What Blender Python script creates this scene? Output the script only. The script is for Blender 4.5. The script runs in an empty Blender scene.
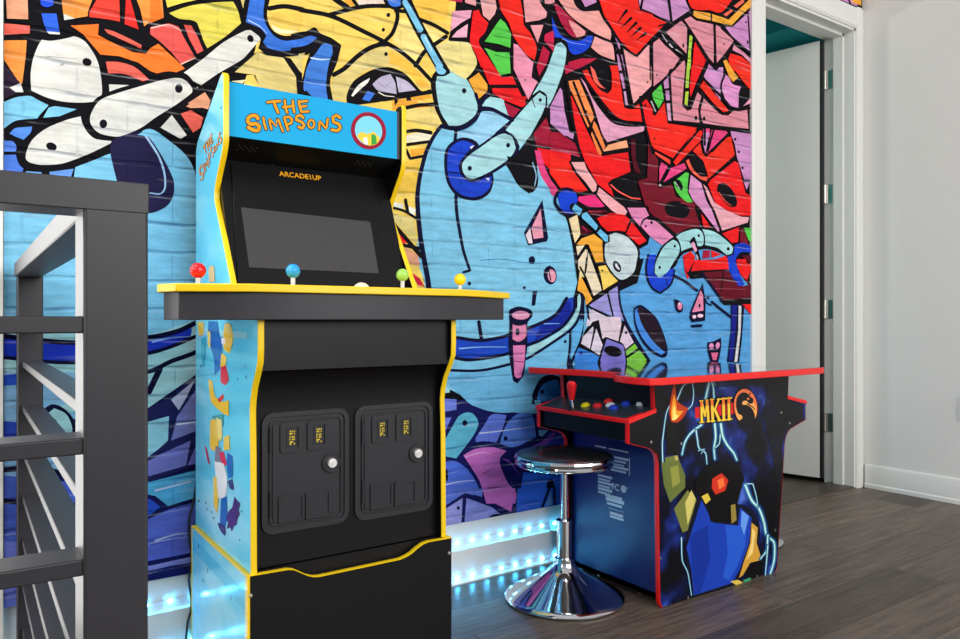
import bpy, bmesh, math, random
from mathutils import Vector, Matrix
random.seed(7)
SC = bpy.context.scene
COL = SC.collection

# ------------------------------------------------------------------ camera
F_PX, VPX, CAM_H, CAM_D = 745.0, 1080.0, 0.89, 2.12
HY = math.hypot(VPX, F_PX)
CS, SN = VPX / HY, F_PX / HY            # right = (CS,-SN), forward = (SN,CS) on the floor plane
EYE = Vector((0.0, -CAM_D, CAM_H))
cam_data = bpy.data.cameras.new('camera')
cam_data.sensor_width = 36.0
cam_data.lens = 36.0 * F_PX / 960.0
cam_data.clip_start = 0.02
cam = bpy.data.objects.new('camera', cam_data)
COL.objects.link(cam)
cam.location = EYE
cam.rotation_euler = (math.pi / 2, 0, -math.atan2(SN, CS))
SC.camera = cam

# ------------------------------------------------------------------ light and exposure
world = bpy.data.worlds.new('daylight')
SC.world = world
world.use_nodes = True
wnt = world.node_tree
bgn = wnt.nodes['Background']
wtc = wnt.nodes.new('ShaderNodeTexCoord')
wsep = wnt.nodes.new('ShaderNodeSeparateXYZ')
wramp = wnt.nodes.new('ShaderNodeValToRGB')
wmap = wnt.nodes.new('ShaderNodeMapRange')
wmap.inputs[1].default_value = -1; wmap.inputs[2].default_value = 1
wnt.links.new(wtc.outputs['Generated'], wsep.inputs[0])
wnt.links.new(wsep.outputs['Z'], wmap.inputs[0])
wnt.links.new(wmap.outputs[0], wramp.inputs[0])
wnt.links.new(wramp.outputs[0], bgn.inputs[0])
wr = wramp.color_ramp
wr.elements[0].position = 0.40; wr.elements[0].color = (0.10, 0.10, 0.10, 1)
wr.elements[1].position = 0.95; wr.elements[1].color = (1.0, 1.0, 1.0, 1)
e = wr.elements.new(0.55); e.color = (0.42, 0.42, 0.43, 1)
bgn.inputs[1].default_value = 0.60

def area(name, loc, target, sx, sy, power, col=(1, 1, 1)):
    d = bpy.data.lights.new(name, 'AREA')
    d.shape = 'RECTANGLE'; d.size = sx; d.size_y = sy; d.energy = power; d.color = col
    o = bpy.data.objects.new(name, d); COL.objects.link(o)
    o.location = loc
    o.rotation_euler = (Vector(target) - Vector(loc)).to_track_quat('-Z', 'Y').to_euler()
    return o
area('window_light_stair', (-2.9, -1.9, 2.1), (1.2, -0.3, 0.8), 2.2, 2.0, 70, (1.0, 0.985, 0.96))
area('window_light_room', (2.2, -5.2, 2.4), (1.8, 0.0, 0.9), 4.0, 2.4, 215, (1.0, 0.99, 0.97))
area('stair_skylight', (-0.5, -0.75, 2.65), (-0.3, -0.75, 0.0), 0.8, 1.2, 18, (0.96, 0.98, 1.0))
hl = bpy.data.lights.new('hall_fill', 'POINT'); hl.energy = 34; hl.shadow_soft_size = 0.12; hl.color = (1.0, 0.97, 0.92)  # unseen fill light added to brighten the next room
hlo = bpy.data.objects.new('hall_fill', hl); COL.objects.link(hlo); hlo.location = (2.7, 1.7, 1.95)
SC.view_settings.view_transform = 'Standard'
SC.view_settings.look = 'None'
SC.view_settings.exposure = 0.0
SC.view_settings.gamma = 1.0
SC.view_settings.use_curve_mapping = False

# ------------------------------------------------------------------ measuring the photograph: pixel -> point on a real plane
def ray(px, py):
    a = (px - 480) / F_PX
    b = -(py - 319.5) / F_PX
    return Vector((CS * a + SN, -SN * a + CS, b))
def aty(px, py, y):
    r = ray(px, py); return EYE + r * ((y - EYE.y) / r.y)
def atx(px, py, x):
    r = ray(px, py); return EYE + r * ((x - EYE.x) / r.x)
def atz(px, py, z):
    r = ray(px, py); return EYE + r * ((z - EYE.z) / r.z)
def atp(px, py, p0, n):
    r = ray(px, py); return EYE + r * ((Vector(p0) - EYE).dot(n) / r.dot(n))

# ------------------------------------------------------------------ materials
def lin(c):
    return tuple((v / 255 / 12.92) if v / 255 <= 0.04045 else ((v / 255 + 0.055) / 1.055) ** 2.4 for v in c[:3])
def mat(name, rgb, rough=0.5, metal=0.0, spec=0.5, emit=None, estr=0.0, noise=0.0, nscale=30.0, bump=0.0, coat=0.0):
    m = bpy.data.materials.new(name); m.use_nodes = True
    nt = m.node_tree; b = nt.nodes['Principled BSDF']
    c = lin(rgb)
    b.inputs['Base Color'].default_value = (*c, 1)
    b.inputs['Roughness'].default_value = rough
    b.inputs['Metallic'].default_value = metal
    b.inputs['Specular IOR Level'].default_value = spec
    b.inputs['Coat Weight'].default_value = coat
    b.inputs['Coat Roughness'].default_value = 0.08
    if emit:
        b.inputs['Emission Color'].default_value = (*emit, 1)
        b.inputs['Emission Strength'].default_value = estr
    tc = nt.nodes.new('ShaderNodeTexCoord')
    nz = nt.nodes.new('ShaderNodeTexNoise'); nz.inputs['Scale'].default_value = nscale
    nz.inputs['Detail'].default_value = 6
    nt.links.new(tc.outputs['Object'], nz.inputs['Vector'])
    if noise:
        mx = nt.nodes.new('ShaderNodeMix'); mx.data_type = 'RGBA'
        mx.inputs[6].default_value = (*[v * (1 - noise) for v in c], 1)
        mx.inputs[7].default_value = (*[min(1, v * (1 + noise)) for v in c], 1)
        nt.links.new(nz.outputs['Fac'], mx.inputs[0]); nt.links.new(mx.outputs[2], b.inputs['Base Color'])
    if bump:
        bp = nt.nodes.new('ShaderNodeBump'); bp.inputs['Strength'].default_value = bump; bp.inputs['Distance'].default_value = 0.002
        nt.links.new(nz.outputs['Fac'], bp.inputs['Height']); nt.links.new(bp.outputs[0], b.inputs['Normal'])
    return m

def mural_material():
    m = bpy.data.materials.new('painted brick mural'); m.use_nodes = True
    nt = m.node_tree; b = nt.nodes['Principled BSDF']; L = nt.links.new
    at = nt.nodes.new('ShaderNodeAttribute'); at.attribute_name = 'paint'
    tc = nt.nodes.new('ShaderNodeTexCoord')
    mp = nt.nodes.new('ShaderNodeMapping'); mp.inputs['Rotation'].default_value = (-math.pi / 2, 0, 0)
    L(tc.outputs['Object'], mp.inputs['Vector'])
    # wobble the courses a little
    wz = nt.nodes.new('ShaderNodeTexNoise'); wz.inputs['Scale'].default_value = 5.0; wz.inputs['Detail'].default_value = 5
    L(mp.outputs[0], wz.inputs['Vector'])
    sub = nt.nodes.new('ShaderNodeVectorMath'); sub.operation = 'SUBTRACT'; sub.inputs[1].default_value = (0.5, 0.5, 0.5)
    L(wz.outputs['Color'], sub.inputs[0])
    sca = nt.nodes.new('ShaderNodeVectorMath'); sca.operation = 'SCALE'; sca.inputs['Scale'].default_value = 0.022
    L(sub.outputs[0], sca.inputs[0])
    add = nt.nodes.new('ShaderNodeVectorMath'); L(mp.outputs[0], add.inputs[0]); L(sca.outputs[0], add.inputs[1])
    br = nt.nodes.new('ShaderNodeTexBrick')
    br.inputs['Scale'].default_value = 1.0
    br.inputs['Brick Width'].default_value = 0.23
    br.inputs['Row Height'].default_value = 0.0765
    br.inputs['Mortar Size'].default_value = 0.0038
    br.inputs['Mortar Smooth'].default_value = 0.7
    br.inputs['Color1'].default_value = (0, 0, 0, 1); br.inputs['Color2'].default_value = (1, 1, 1, 1); br.inputs['Mortar'].default_value = (0.5, 0.5, 0.5, 1)
    L(add.outputs[0], br.inputs['Vector'])
    # patchy joints: only some of every joint shows through the paint
    nz = nt.nodes.new('ShaderNodeTexNoise'); nz.inputs['Scale'].default_value = 9.0; nz.inputs['Detail'].default_value = 6
    mp2 = nt.nodes.new('ShaderNodeMapping'); mp2.inputs['Scale'].default_value = (1.0, 4.0, 4.0)
    L(mp.outputs[0], mp2.inputs['Vector']); L(mp2.outputs[0], nz.inputs['Vector'])
    rj = nt.nodes.new('ShaderNodeMapRange'); rj.inputs[1].default_value = 0.42; rj.inputs[2].default_value = 0.66
    L(nz.outputs['Fac'], rj.inputs[0])
    # bed joints only (very long bricks), with faint head joints
    bb = nt.nodes.new('ShaderNodeTexBrick'); bb.inputs['Scale'].default_value = 1.0
    bb.inputs['Brick Width'].default_value = 50.0; bb.inputs['Row Height'].default_value = 0.0765
    bb.inputs['Mortar Size'].default_value = 0.0066; bb.inputs['Mortar Smooth'].default_value = 0.8
    L(add.outputs[0], bb.inputs['Vector'])
    jx = nt.nodes.new('ShaderNodeMath'); jx.operation = 'MULTIPLY'; jx.inputs[1].default_value = 0.4; L(br.outputs['Fac'], jx.inputs[0])
    jy = nt.nodes.new('ShaderNodeMath'); jy.operation = 'MAXIMUM'; L(bb.outputs['Fac'], jy.inputs[0]); L(jx.outputs[0], jy.inputs[1])
    jm = nt.nodes.new('ShaderNodeMath'); jm.operation = 'MULTIPLY'
    L(jy.outputs[0], jm.inputs[0]); L(rj.outputs[0], jm.inputs[1])
    jm2 = nt.nodes.new('ShaderNodeMath'); jm2.operation = 'MULTIPLY'; jm2.inputs[1].default_value = 0.80
    L(jm.outputs[0], jm2.inputs[0])
    # brush grain: streaky light and dark variation of the paint
    n2 = nt.nodes.new('ShaderNodeTexNoise'); n2.inputs['Scale'].default_value = 14.0; n2.inputs['Detail'].default_value = 9; n2.inputs['Roughness'].default_value = 0.68
    mp3 = nt.nodes.new('ShaderNodeMapping'); mp3.inputs['Scale'].default_value = (0.7, 3.0, 3.0)
    L(mp.outputs[0], mp3.inputs['Vector']); L(mp3.outputs[0], n2.inputs['Vector'])
    r2 = nt.nodes.new('ShaderNodeMapRange'); r2.inputs[1].default_value = 0.3; r2.inputs[2].default_value = 0.7; r2.inputs[3].default_value = 0.74; r2.inputs[4].default_value = 1.20
    L(n2.outputs['Fac'], r2.inputs[0])
    gm = nt.nodes.new('ShaderNodeGamma'); gm.inputs[1].default_value = 1.20; L(at.outputs['Color'], gm.inputs[0])
    mul = nt.nodes.new('ShaderNodeVectorMath'); mul.operation = 'SCALE'
    L(gm.outputs[0], mul.inputs[0]); L(r2.outputs[0], mul.inputs['Scale'])
    dk = nt.nodes.new('ShaderNodeVectorMath'); dk.operation = 'MULTIPLY'; dk.inputs[1].default_value = (0.30, 0.36, 0.50)
    L(mul.outputs[0], dk.inputs[0])
    mx = nt.nodes.new('ShaderNodeMix'); mx.data_type = 'RGBA'
    L(jm2.outputs[0], mx.inputs[0]); L(mul.outputs[0], mx.inputs[6]); L(dk.outputs[0], mx.inputs[7])
    # worn pale scuffs along some courses
    n3 = nt.nodes.new('ShaderNodeTexNoise'); n3.inputs['Scale'].default_value = 6.0; n3.inputs['Detail'].default_value = 8
    mp4 = nt.nodes.new('ShaderNodeMapping'); mp4.inputs['Scale'].default_value = (0.6, 6.5, 6.5); mp4.inputs['Location'].default_value = (3.1, 1.7, 0)
    L(mp.outputs[0], mp4.inputs['Vector']); L(mp4.outputs[0], n3.inputs['Vector'])
    r3 = nt.nodes.new('ShaderNodeMapRange'); r3.inputs[1].default_value = 0.64; r3.inputs[2].default_value = 0.80; r3.inputs[3].default_value = 0.0; r3.inputs[4].default_value = 0.26
    L(n3.outputs['Fac'], r3.inputs[0])
    mx2 = nt.nodes.new('ShaderNodeMix'); mx2.data_type = 'RGBA'; mx2.inputs[7].default_value = (0.72, 0.76, 0.80, 1)
    L(r3.outputs[0], mx2.inputs[0]); L(mx.outputs[2], mx2.inputs[6])
    # brick relief highlight put into the colour under each bed joint
    ofs = nt.nodes.new('ShaderNodeVectorMath'); ofs.inputs[1].default_value = (0, 0.0075, 0); L(add.outputs[0], ofs.inputs[0])
    b3 = nt.nodes.new('ShaderNodeTexBrick'); b3.inputs['Scale'].default_value = 1.0
    b3.inputs['Brick Width'].default_value = 50.0; b3.inputs['Row Height'].default_value = 0.0765
    b3.inputs['Mortar Size'].default_value = 0.0034; b3.inputs['Mortar Smooth'].default_value = 0.9
    L(ofs.outputs[0], b3.inputs['Vector'])
    e1 = nt.nodes.new('ShaderNodeMath'); e1.operation = 'MULTIPLY'; L(b3.outputs['Fac'], e1.inputs[0]); L(rj.outputs[0], e1.inputs[1])
    e2 = nt.nodes.new('ShaderNodeMath'); e2.operation = 'MULTIPLY'; e2.inputs[1].default_value = 0.30; L(e1.outputs[0], e2.inputs[0])
    mx3 = nt.nodes.new('ShaderNodeMix'); mx3.data_type = 'RGBA'; mx3.inputs[7].default_value = (0.72, 0.74, 0.78, 1)
    L(e2.outputs[0], mx3.inputs[0]); L(mx2.outputs[2], mx3.inputs[6])
    L(mx3.outputs[2], b.inputs['Base Color'])
    b.inputs['Roughness'].default_value = 0.6
    b.inputs['Specular IOR Level'].default_value = 0.08
    hh = nt.nodes.new('ShaderNodeMath'); hh.operation = 'MULTIPLY_ADD'; hh.inputs[1].default_value = -1.0
    L(jy.outputs[0], hh.inputs[0])
    nh = nt.nodes.new('ShaderNodeMath'); nh.operation = 'MULTIPLY'; nh.inputs[1].default_value = 0.6
    L(n2.outputs['Fac'], nh.inputs[0]); L(nh.outputs[0], hh.inputs[2])
    bp = nt.nodes.new('ShaderNodeBump'); bp.inputs['Strength'].default_value = 0.55; bp.inputs['Distance'].default_value = 0.004
    L(hh.outputs[0], bp.inputs['Height']); L(bp.outputs[0], b.inputs['Normal'])
    return m

def print_material(name, rough, kind, spec=0.4):
    """printed panel: polygon colours over a procedural ground that shows where the paint alpha is low"""
    m = bpy.data.materials.new(name); m.use_nodes = True
    nt = m.node_tree; b = nt.nodes['Principled BSDF']; L = nt.links.new
    at = nt.nodes.new('ShaderNodeAttribute'); at.attribute_name = 'paint'
    tc = nt.nodes.new('ShaderNodeTexCoord')
    nz = nt.nodes.new('ShaderNodeTexNoise'); nz.inputs['Detail'].default_value = 3
    rp = nt.nodes.new('ShaderNodeValToRGB')
    if kind == 'night':
        nz.inputs['Scale'].default_value = 8.5; nz.inputs['Detail'].default_value = 2.0
        pts = [(0.45, (8, 9, 15)), (0.55, (12, 17, 48)), (0.66, (26, 44, 124)), (0.78, (84, 122, 220))]
        L(tc.outputs['Object'], nz.inputs['Vector'])
    else:
        nz.inputs['Scale'].default_value = 3.0
        pts = [(0.30, (86, 202, 240)), (0.48, (112, 214, 245)), (0.62, (158, 230, 250)), (0.8, (190, 240, 252))]
        mp = nt.nodes.new('ShaderNodeMapping'); mp.inputs['Scale'].default_value = (1, 0.8, 2.2)
        mp.inputs['Rotation'].default_value = (0.5, 0, 0)
        L(tc.outputs['Object'], mp.inputs['Vector']); L(mp.outputs[0], nz.inputs['Vector'])
    els = rp.color_ramp.elements
    while len(els) < len(pts): els.new(0.5)
    for el, (p, c) in zip(els, pts): el.position = p; el.color = (*lin(c), 1)
    L(nz.outputs['Fac'], rp.inputs[0])
    mx = nt.nodes.new('ShaderNodeMix'); mx.data_type = 'RGBA'
    L(at.outputs['Alpha'], mx.inputs[0]); L(rp.outputs[0], mx.inputs[6]); L(at.outputs['Color'], mx.inputs[7])
    L(mx.outputs[2], b.inputs['Base Color'])
    b.inputs['Roughness'].default_value = rough
    b.inputs['Specular IOR Level'].default_value = spec
    return m

def floor_material():
    m = bpy.data.materials.new('grey oak planks'); m.use_nodes = True
    nt = m.node_tree; b = nt.nodes['Principled BSDF']; L = nt.links.new
    tc = nt.nodes.new('ShaderNodeTexCoord')
    mp = nt.nodes.new('ShaderNodeMapping'); mp.inputs['Location'].default_value = (0.37, 0.006, 0)
    L(tc.outputs['Object'], mp.inputs['Vector'])
    br = nt.nodes.new('ShaderNodeTexBrick'); br.offset = 0.37; br.offset_frequency = 2
    br.inputs['Scale'].default_value = 1.0
    br.inputs['Brick Width'].default_value = 1.55; br.inputs['Row Height'].default_value = 0.187
    br.inputs['Mortar Size'].default_value = 0.0022; br.inputs['Mortar Smooth'].default_value = 0.3
    br.inputs['Color1'].default_value = (0, 0, 0, 1); br.inputs['Color2'].default_value = (1, 1, 1, 1); br.inputs['Mortar'].default_value = (0.3, 0.3, 0.3, 1)
    L(mp.outputs[0], br.inputs['Vector'])
    # grain shifted per plank
    sc = nt.nodes.new('ShaderNodeVectorMath'); sc.operation = 'SCALE'; sc.inputs['Scale'].default_value = 7.0
    L(br.outputs['Color'], sc.inputs[0])
    ad = nt.nodes.new('ShaderNodeVectorMath'); L(mp.outputs[0], ad.inputs[0]); L(sc.outputs[0], ad.inputs[1])
    g = nt.nodes.new('ShaderNodeMapping'); g.inputs['Scale'].default_value = (1.3, 9.0, 1.0)
    L(ad.outputs[0], g.inputs['Vector'])
    n1 = nt.nodes.new('ShaderNodeTexNoise'); n1.inputs['Scale'].default_value = 2.3; n1.inputs['Detail'].default_value = 4; n1.inputs['Distortion'].default_value = 1.2
    L(g.outputs[0], n1.inputs['Vector'])
    wv = nt.nodes.new('ShaderNodeMath'); wv.operation = 'MULTIPLY'; wv.inputs[1].default_value = 34.0
    L(n1.outputs['Fac'], wv.inputs[0])
    sn = nt.nodes.new('ShaderNodeMath'); sn.operation = 'SINE'; L(wv.outputs[0], sn.inputs[0])
    g2 = nt.nodes.new('ShaderNodeMapping'); g2.inputs['Scale'].default_value = (1.6, 26.0, 1.0)
    L(ad.outputs[0], g2.inputs['Vector'])
    n2 = nt.nodes.new('ShaderNodeTexNoise'); n2.inputs['Scale'].default_value = 2.0; n2.inputs['Detail'].default_value = 8
    L(g2.outputs[0], n2.inputs['Vector'])
    a1 = nt.nodes.new('ShaderNodeMath'); a1.operation = 'MULTIPLY_ADD'; a1.inputs[1].default_value = 0.085
    L(sn.outputs[0], a1.inputs[0]); L(n2.outputs['Fac'], a1.inputs[2])
    rp = nt.nodes.new('ShaderNodeValToRGB')
    rp.color_ramp.elements[0].position = 0.14; rp.color_ramp.elements[0].color = (*lin((52, 43, 37)), 1)
    rp.color_ramp.elements[1].position = 0.92; rp.color_ramp.elements[1].color = (*lin((112, 97, 85)), 1)
    L(a1.outputs[0], rp.inputs[0])
    pv = nt.nodes.new('ShaderNodeMapRange'); pv.inputs[3].default_value = 0.58; pv.inputs[4].default_value = 1.45
    L(br.outputs['Color'], pv.inputs[0])
    sl = nt.nodes.new('ShaderNodeVectorMath'); sl.operation = 'SCALE'
    L(rp.outputs[0], sl.inputs[0]); L(pv.outputs[0], sl.inputs['Scale'])
    mx = nt.nodes.new('ShaderNodeMix'); mx.data_type = 'RGBA'; mx.inputs[7].default_value = (*lin((48, 42, 39)), 1)
    L(br.outputs['Fac'], mx.inputs[0]); L(sl.outputs[0], mx.inputs[6])
    L(mx.outputs[2], b.inputs['Base Color'])
    b.inputs['Roughness'].default_value = 0.42
    b.inputs['Specular IOR Level'].default_value = 0.35
    bp = nt.nodes.new('ShaderNodeBump'); bp.inputs['Strength'].default_value = 0.12; bp.inputs['Distance'].default_value = 0.002
    L(a1.outputs[0], bp.inputs['Height']); L(bp.outputs[0], b.inputs['Normal'])
    return m

M = {}
M['mural'] = mural_material()
M['floor'] = floor_material()
M['white_wall'] = mat('white wall paint', (226, 225, 221), 0.7, noise=0.02, nscale=8, bump=0.05)
M['trim'] = mat('satin white trim', (224, 224, 220), 0.42, noise=0.01)
M['door'] = mat('white door paint', (222, 220, 215), 0.45, noise=0.01)
M['teal'] = mat('teal paint', (8, 138, 142), 0.7, noise=0.03)
M['steel'] = mat('brushed nickel', (196, 192, 184), 0.28, metal=1.0, noise=0.05, nscale=120)
M['chrome'] = mat('polished chrome', (214, 216, 220), 0.06, metal=1.0, noise=0.01)
M['lock'] = mat('satin chrome', (240, 240, 238), 0.38, metal=0.75, noise=0.02)
M['charcoal'] = mat('charcoal powder coat', (46, 45, 49), 0.40, spec=0.38, noise=0.06, nscale=60, bump=0.04)
M['black'] = mat('black laminate', (10, 10, 14), 0.40, noise=0.08, nscale=40, spec=0.28)
M['deck_grey'] = mat('dark grey laminate', (54, 53, 58), 0.42, noise=0.05, spec=0.3)
M['moulded'] = mat('moulded black plastic', (40, 40, 45), 0.40, noise=0.06, nscale=90, spec=0.4)
M['moulded_dark'] = mat('recessed black plastic', (14, 14, 17), 0.5, noise=0.05)
M['bezel'] = mat('black bezel', (11, 11, 13), 0.32, noise=0.05, spec=0.25)
M['glass'] = mat('dark screen glass', (62, 62, 64), 0.10, noise=0.04, spec=0.5)
M['tableglass'] = mat('black table glass', (10, 11, 14), 0.03, noise=0.02, spec=0.9, coat=1.0)
M['yellow'] = mat('yellow edge moulding', (246, 206, 14), 0.35, noise=0.03)
M['red'] = mat('red edge moulding', (232, 18, 14), 0.35, noise=0.03)
M['blue_print'] = print_material('cyan printed panel', 0.14, 'sky')
M['marquee_print'] = print_material('printed marquee', 0.45, 'sky', 0.06)
M['pane'] = mat('daylit window pane', (250, 250, 250), 0.2, emit=(1.0, 0.99, 0.97), estr=3.2)
M['night_print'] = print_material('night sky printed panel', 0.25, 'night', 0.22)
M['mk_led_tint'] = mat('black side board with led tint', (6, 26, 92), 0.36, noise=0.05)  # blue of reflected LED light put into the black board's base colour
M['mkdeck'] = mat('grey printed deck', (46, 54, 64), 0.25, noise=0.25, nscale=18)
M['vinyl'] = mat('black seat vinyl', (24, 24, 26), 0.22, noise=0.1)
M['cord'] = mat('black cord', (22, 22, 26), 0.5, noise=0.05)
M['plate'] = mat('white outlet plastic', (214, 212, 205), 0.4, noise=0.01)
M['led'] = mat('lit led', (230, 250, 255), 0.4, emit=(0.06, 0.52, 1.0), estr=92.0, noise=0.01)
M['ledtape'] = mat('white led tape', (228, 236, 240), 0.5, noise=0.02)
for n, c in dict(ball_red=(222, 20, 28), ball_blue=(40, 160, 226), ball_green=(158, 214, 92), ball_yellow=(248, 214, 12),
                 btn_yellow=(238, 220, 20), btn_red=(226, 36, 40), btn_blue=(24, 60, 190), btn_white=(214, 220, 226),
                 cream=(236, 226, 196), shaft=(214, 216, 220), gold=(214, 186, 60), label=(196, 202, 210), amber=(244, 170, 30)).items():
    M[n] = mat(n.replace('_', ' '), c, 0.22, noise=0.03)

# ------------------------------------------------------------------ object helpers
def props(o, label=None, cat=None, group=None, kind=None):
    if label: o['label'] = label
    if cat: o['category'] = cat
    if group: o['group'] = group
    if kind: o['kind'] = kind
    return o
def empty(name, loc, label, cat, group=None):
    o = bpy.data.objects.new(name, None); COL.objects.link(o)
    o.location = loc; o.empty_display_size = 0.1
    return props(o, label, cat, group)
def obj(name, bm, m, parent=None, smooth=True, bevel=0.0, label=None):
    """link one bmesh (world coordinates) as one mesh object"""
    bmesh.ops.recalc_face_normals(bm, faces=bm.faces[:])
    me = bpy.data.meshes.new(name)
    bm.to_mesh(me); bm.free()
    for mm in (m if isinstance(m, (list, tuple)) else [m]): me.materials.append(mm)
    o = bpy.data.objects.new(name, me); COL.objects.link(o)
    if parent is not None:
        o.parent = parent
        if parent.type == 'EMPTY': o.matrix_parent_inverse = Matrix.Translation(-Vector(parent.location))
    if bevel:
        b = o.modifiers.new('bevel', 'BEVEL'); b.width = bevel; b.segments = 2; b.limit_method = 'ANGLE'; b.angle_limit = 0.6
    if smooth:
        for p in me.polygons: p.use_smooth = True
        try: me.set_sharp_from_angle(angle=0.6)
        except Exception: pass
    if label: o['label'] = label
    return o
def struct(name, bm, m, parent=None, **k):
    o = obj(name, bm, m, parent, **k)
    if parent is None: o['kind'] = 'structure'
    return o
def box(bm, x0, x1, y0, y1, z0, z1):
    v = [bm.verts.new((x, y, z)) for x in (x0, x1) for y in (y0, y1) for z in (z0, z1)]
    for f in ((0, 1, 3, 2), (4, 6, 7, 5), (0, 4, 5, 1), (2, 3, 7, 6), (0, 2, 6, 4), (1, 5, 7, 3)):
        bm.faces.new([v[i] for i in f])
    return bm
def NB(): return bmesh.new()
def prism(bm, poly, to3, d0, d1):
    """poly: list of 2d points; to3(a,b,d) -> 3d; extruded from d0 to d1"""
    lo = [bm.verts.new(to3(a, b, d0)) for a, b in poly]
    hi = [bm.verts.new(to3(a, b, d1)) for a, b in poly]
    n = len(poly)
    caps = [bm.faces.new(lo), bm.faces.new(hi[::-1])]
    for i in range(n):
        bm.faces.new((lo[i], hi[i], hi[(i + 1) % n], lo[(i + 1) % n]))
    for f in caps: f.normal_update()
    bmesh.ops.triangulate(bm, faces=caps)
    return bm
XY = lambda a, b, d: (a, b, d)          # plan outline extruded in z
YZ = lambda a, b, d: (d, a, b)          # side outline extruded in x
XZ = lambda a, b, d: (a, d, b)          # front outline extruded in y
def ribbon(bm, line, to3, d0, d1, out, closed=False):
    """a strip of edge moulding with thickness `out` following a 2d outline, from depth d0 to d1"""
    n = len(line)
    nrm = []
    for i in range(n):
        a = Vector(line[i - 1] if (i > 0 or closed) else line[i]); c = Vector(line[(i + 1) % n] if (i < n - 1 or closed) else line[i])
        t = (c - a).normalized(); nrm.append(Vector((t.y, -t.x)))
    prof = [(-0.001, 0), (out, 0.12), (out * 1.15, 0.5), (out, 0.88), (-0.001, 1)]
    rows = []
    for p, q in zip(line, nrm):
        rows.append([bm.verts.new(to3(*(Vector(p) + q * o), d0 + (d1 - d0) * s)) for o, s in prof])
    for i in range(n if closed else n - 1):
        A, B = rows[i], rows[(i + 1) % n]
        for k in range(len(prof)):
            k2 = (k + 1) % len(prof)
            bm.faces.new((A[k], B[k], B[k2], A[k2]))
    if not closed:
        bm.faces.new(rows[0]); bm.faces.new(rows[-1][::-1])
    return bm
def lathe(bm, prof, c, seg=48):
    rings = []
    for r, z in prof:
        if r < 1e-6: rings.append([bm.verts.new((c[0], c[1], c[2] + z))])
        else: rings.append([bm.verts.new((c[0] + r * math.cos(2 * math.pi * k / seg), c[1] + r * math.sin(2 * math.pi * k / seg), c[2] + z)) for k in range(seg)])
    for A, B in zip(rings, rings[1:]):
        for k in range(seg):
            k2 = (k + 1) % seg
            if len(A) == 1 and len(B) == 1: continue
            if len(A) == 1: bm.faces.new((A[0], B[k], B[k2]))
            elif len(B) == 1: bm.faces.new((A[k], A[k2], B[0]))
            else: bm.faces.new((A[k], A[k2], B[k2], B[k]))
    return bm
def ball(bm, c, r, seg=24, sq=1.0):
    pr = [(r * math.sin(math.pi * i / 14), -r * sq * math.cos(math.pi * i / 14)) for i in range(15)]
    pr[0] = (0, pr[0][1]); pr[-1] = (0, pr[-1][1])
    return lathe(bm, pr, c, seg)
def cyl(bm, p, q, r, seg=20, r2=None):
    p, q = Vector(p), Vector(q); d = (q - p); r2 = r if r2 is None else r2
    z = d.normalized(); x = z.orthogonal().normalized(); y = z.cross(x)
    A = [bm.verts.new(p + (x * math.cos(2 * math.pi * k / seg) + y * math.sin(2 * math.pi * k / seg)) * r) for k in range(seg)]
    B = [bm.verts.new(q + (x * math.cos(2 * math.pi * k / seg) + y * math.sin(2 * math.pi * k / seg)) * r2) for k in range(seg)]
    for k in range(seg): bm.faces.new((A[k], A[(k + 1) % seg], B[(k + 1) % seg], B[k]))
    bm.faces.new(A[::-1]); bm.faces.new(B)
    return bm
def tube(bm, pts, r, seg=10):
    pts = [Vector(p) for p in pts]; rings = []
    for i, p in enumerate(pts):
        t = (pts[min(i + 1, len(pts) - 1)] - pts[max(i - 1, 0)]).normalized()
        x = t.cross(Vector((0.3, 0.9, 0.1))).normalized(); y = t.cross(x)
        rings.append([bm.verts.new(p + (x * math.cos(2 * math.pi * k / seg) + y * math.sin(2 * math.pi * k / seg)) * r) for k in range(seg)])
    for A, B in zip(rings, rings[1:]):
        for k in range(seg): bm.faces.new((A[k], A[(k + 1) % seg], B[(k + 1) % seg], B[k]))
    bm.faces.new(rings[0][::-1]); bm.faces.new(rings[-1])
    return bm
def rrect(cx, cz, w, h, r, n=6):
    pts = []
    for (sx, sz, a0) in ((1, 1, 0), (-1, 1, 90), (-1, -1, 180), (1, -1, 270)):
        for k in range(n + 1):
            a = math.radians(a0 + 90 * k / n)
            pts.append((cx + sx * (w / 2 - r) + r * math.cos(a), cz + sz * (h / 2 - r) + r * math.sin(a)))
    return pts
def ring_prism(bm, outer, inner, to3, d0, d1):
    n = len(outer)
    O0 = [bm.verts.new(to3(a, b, d0)) for a, b in outer]; O1 = [bm.verts.new(to3(a, b, d1)) for a, b in outer]
    I0 = [bm.verts.new(to3(a, b, d0)) for a, b in inner]; I1 = [bm.verts.new(to3(a, b, d1)) for a, b in inner]
    for k in range(n):
        j = (k + 1) % n
        bm.faces.new((O0[k], O0[j], O1[j], O1[k])); bm.faces.new((I0[j], I0[k], I1[k], I1[j]))
        bm.faces.new((O1[k], O1[j], I1[j], I1[k])); bm.faces.new((O0[j], O0[k], I0[k], I0[j]))
    return bm
def copy_tree(o, loc=None, parent=None):
    c = o.copy(); COL.objects.link(c)
    if parent is not None: c.parent = parent; c.matrix_parent_inverse = o.matrix_parent_inverse.copy()
    if loc is not None: c.location = loc
    for ch in list(o.children): copy_tree(ch, None, c)
    return c

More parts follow.
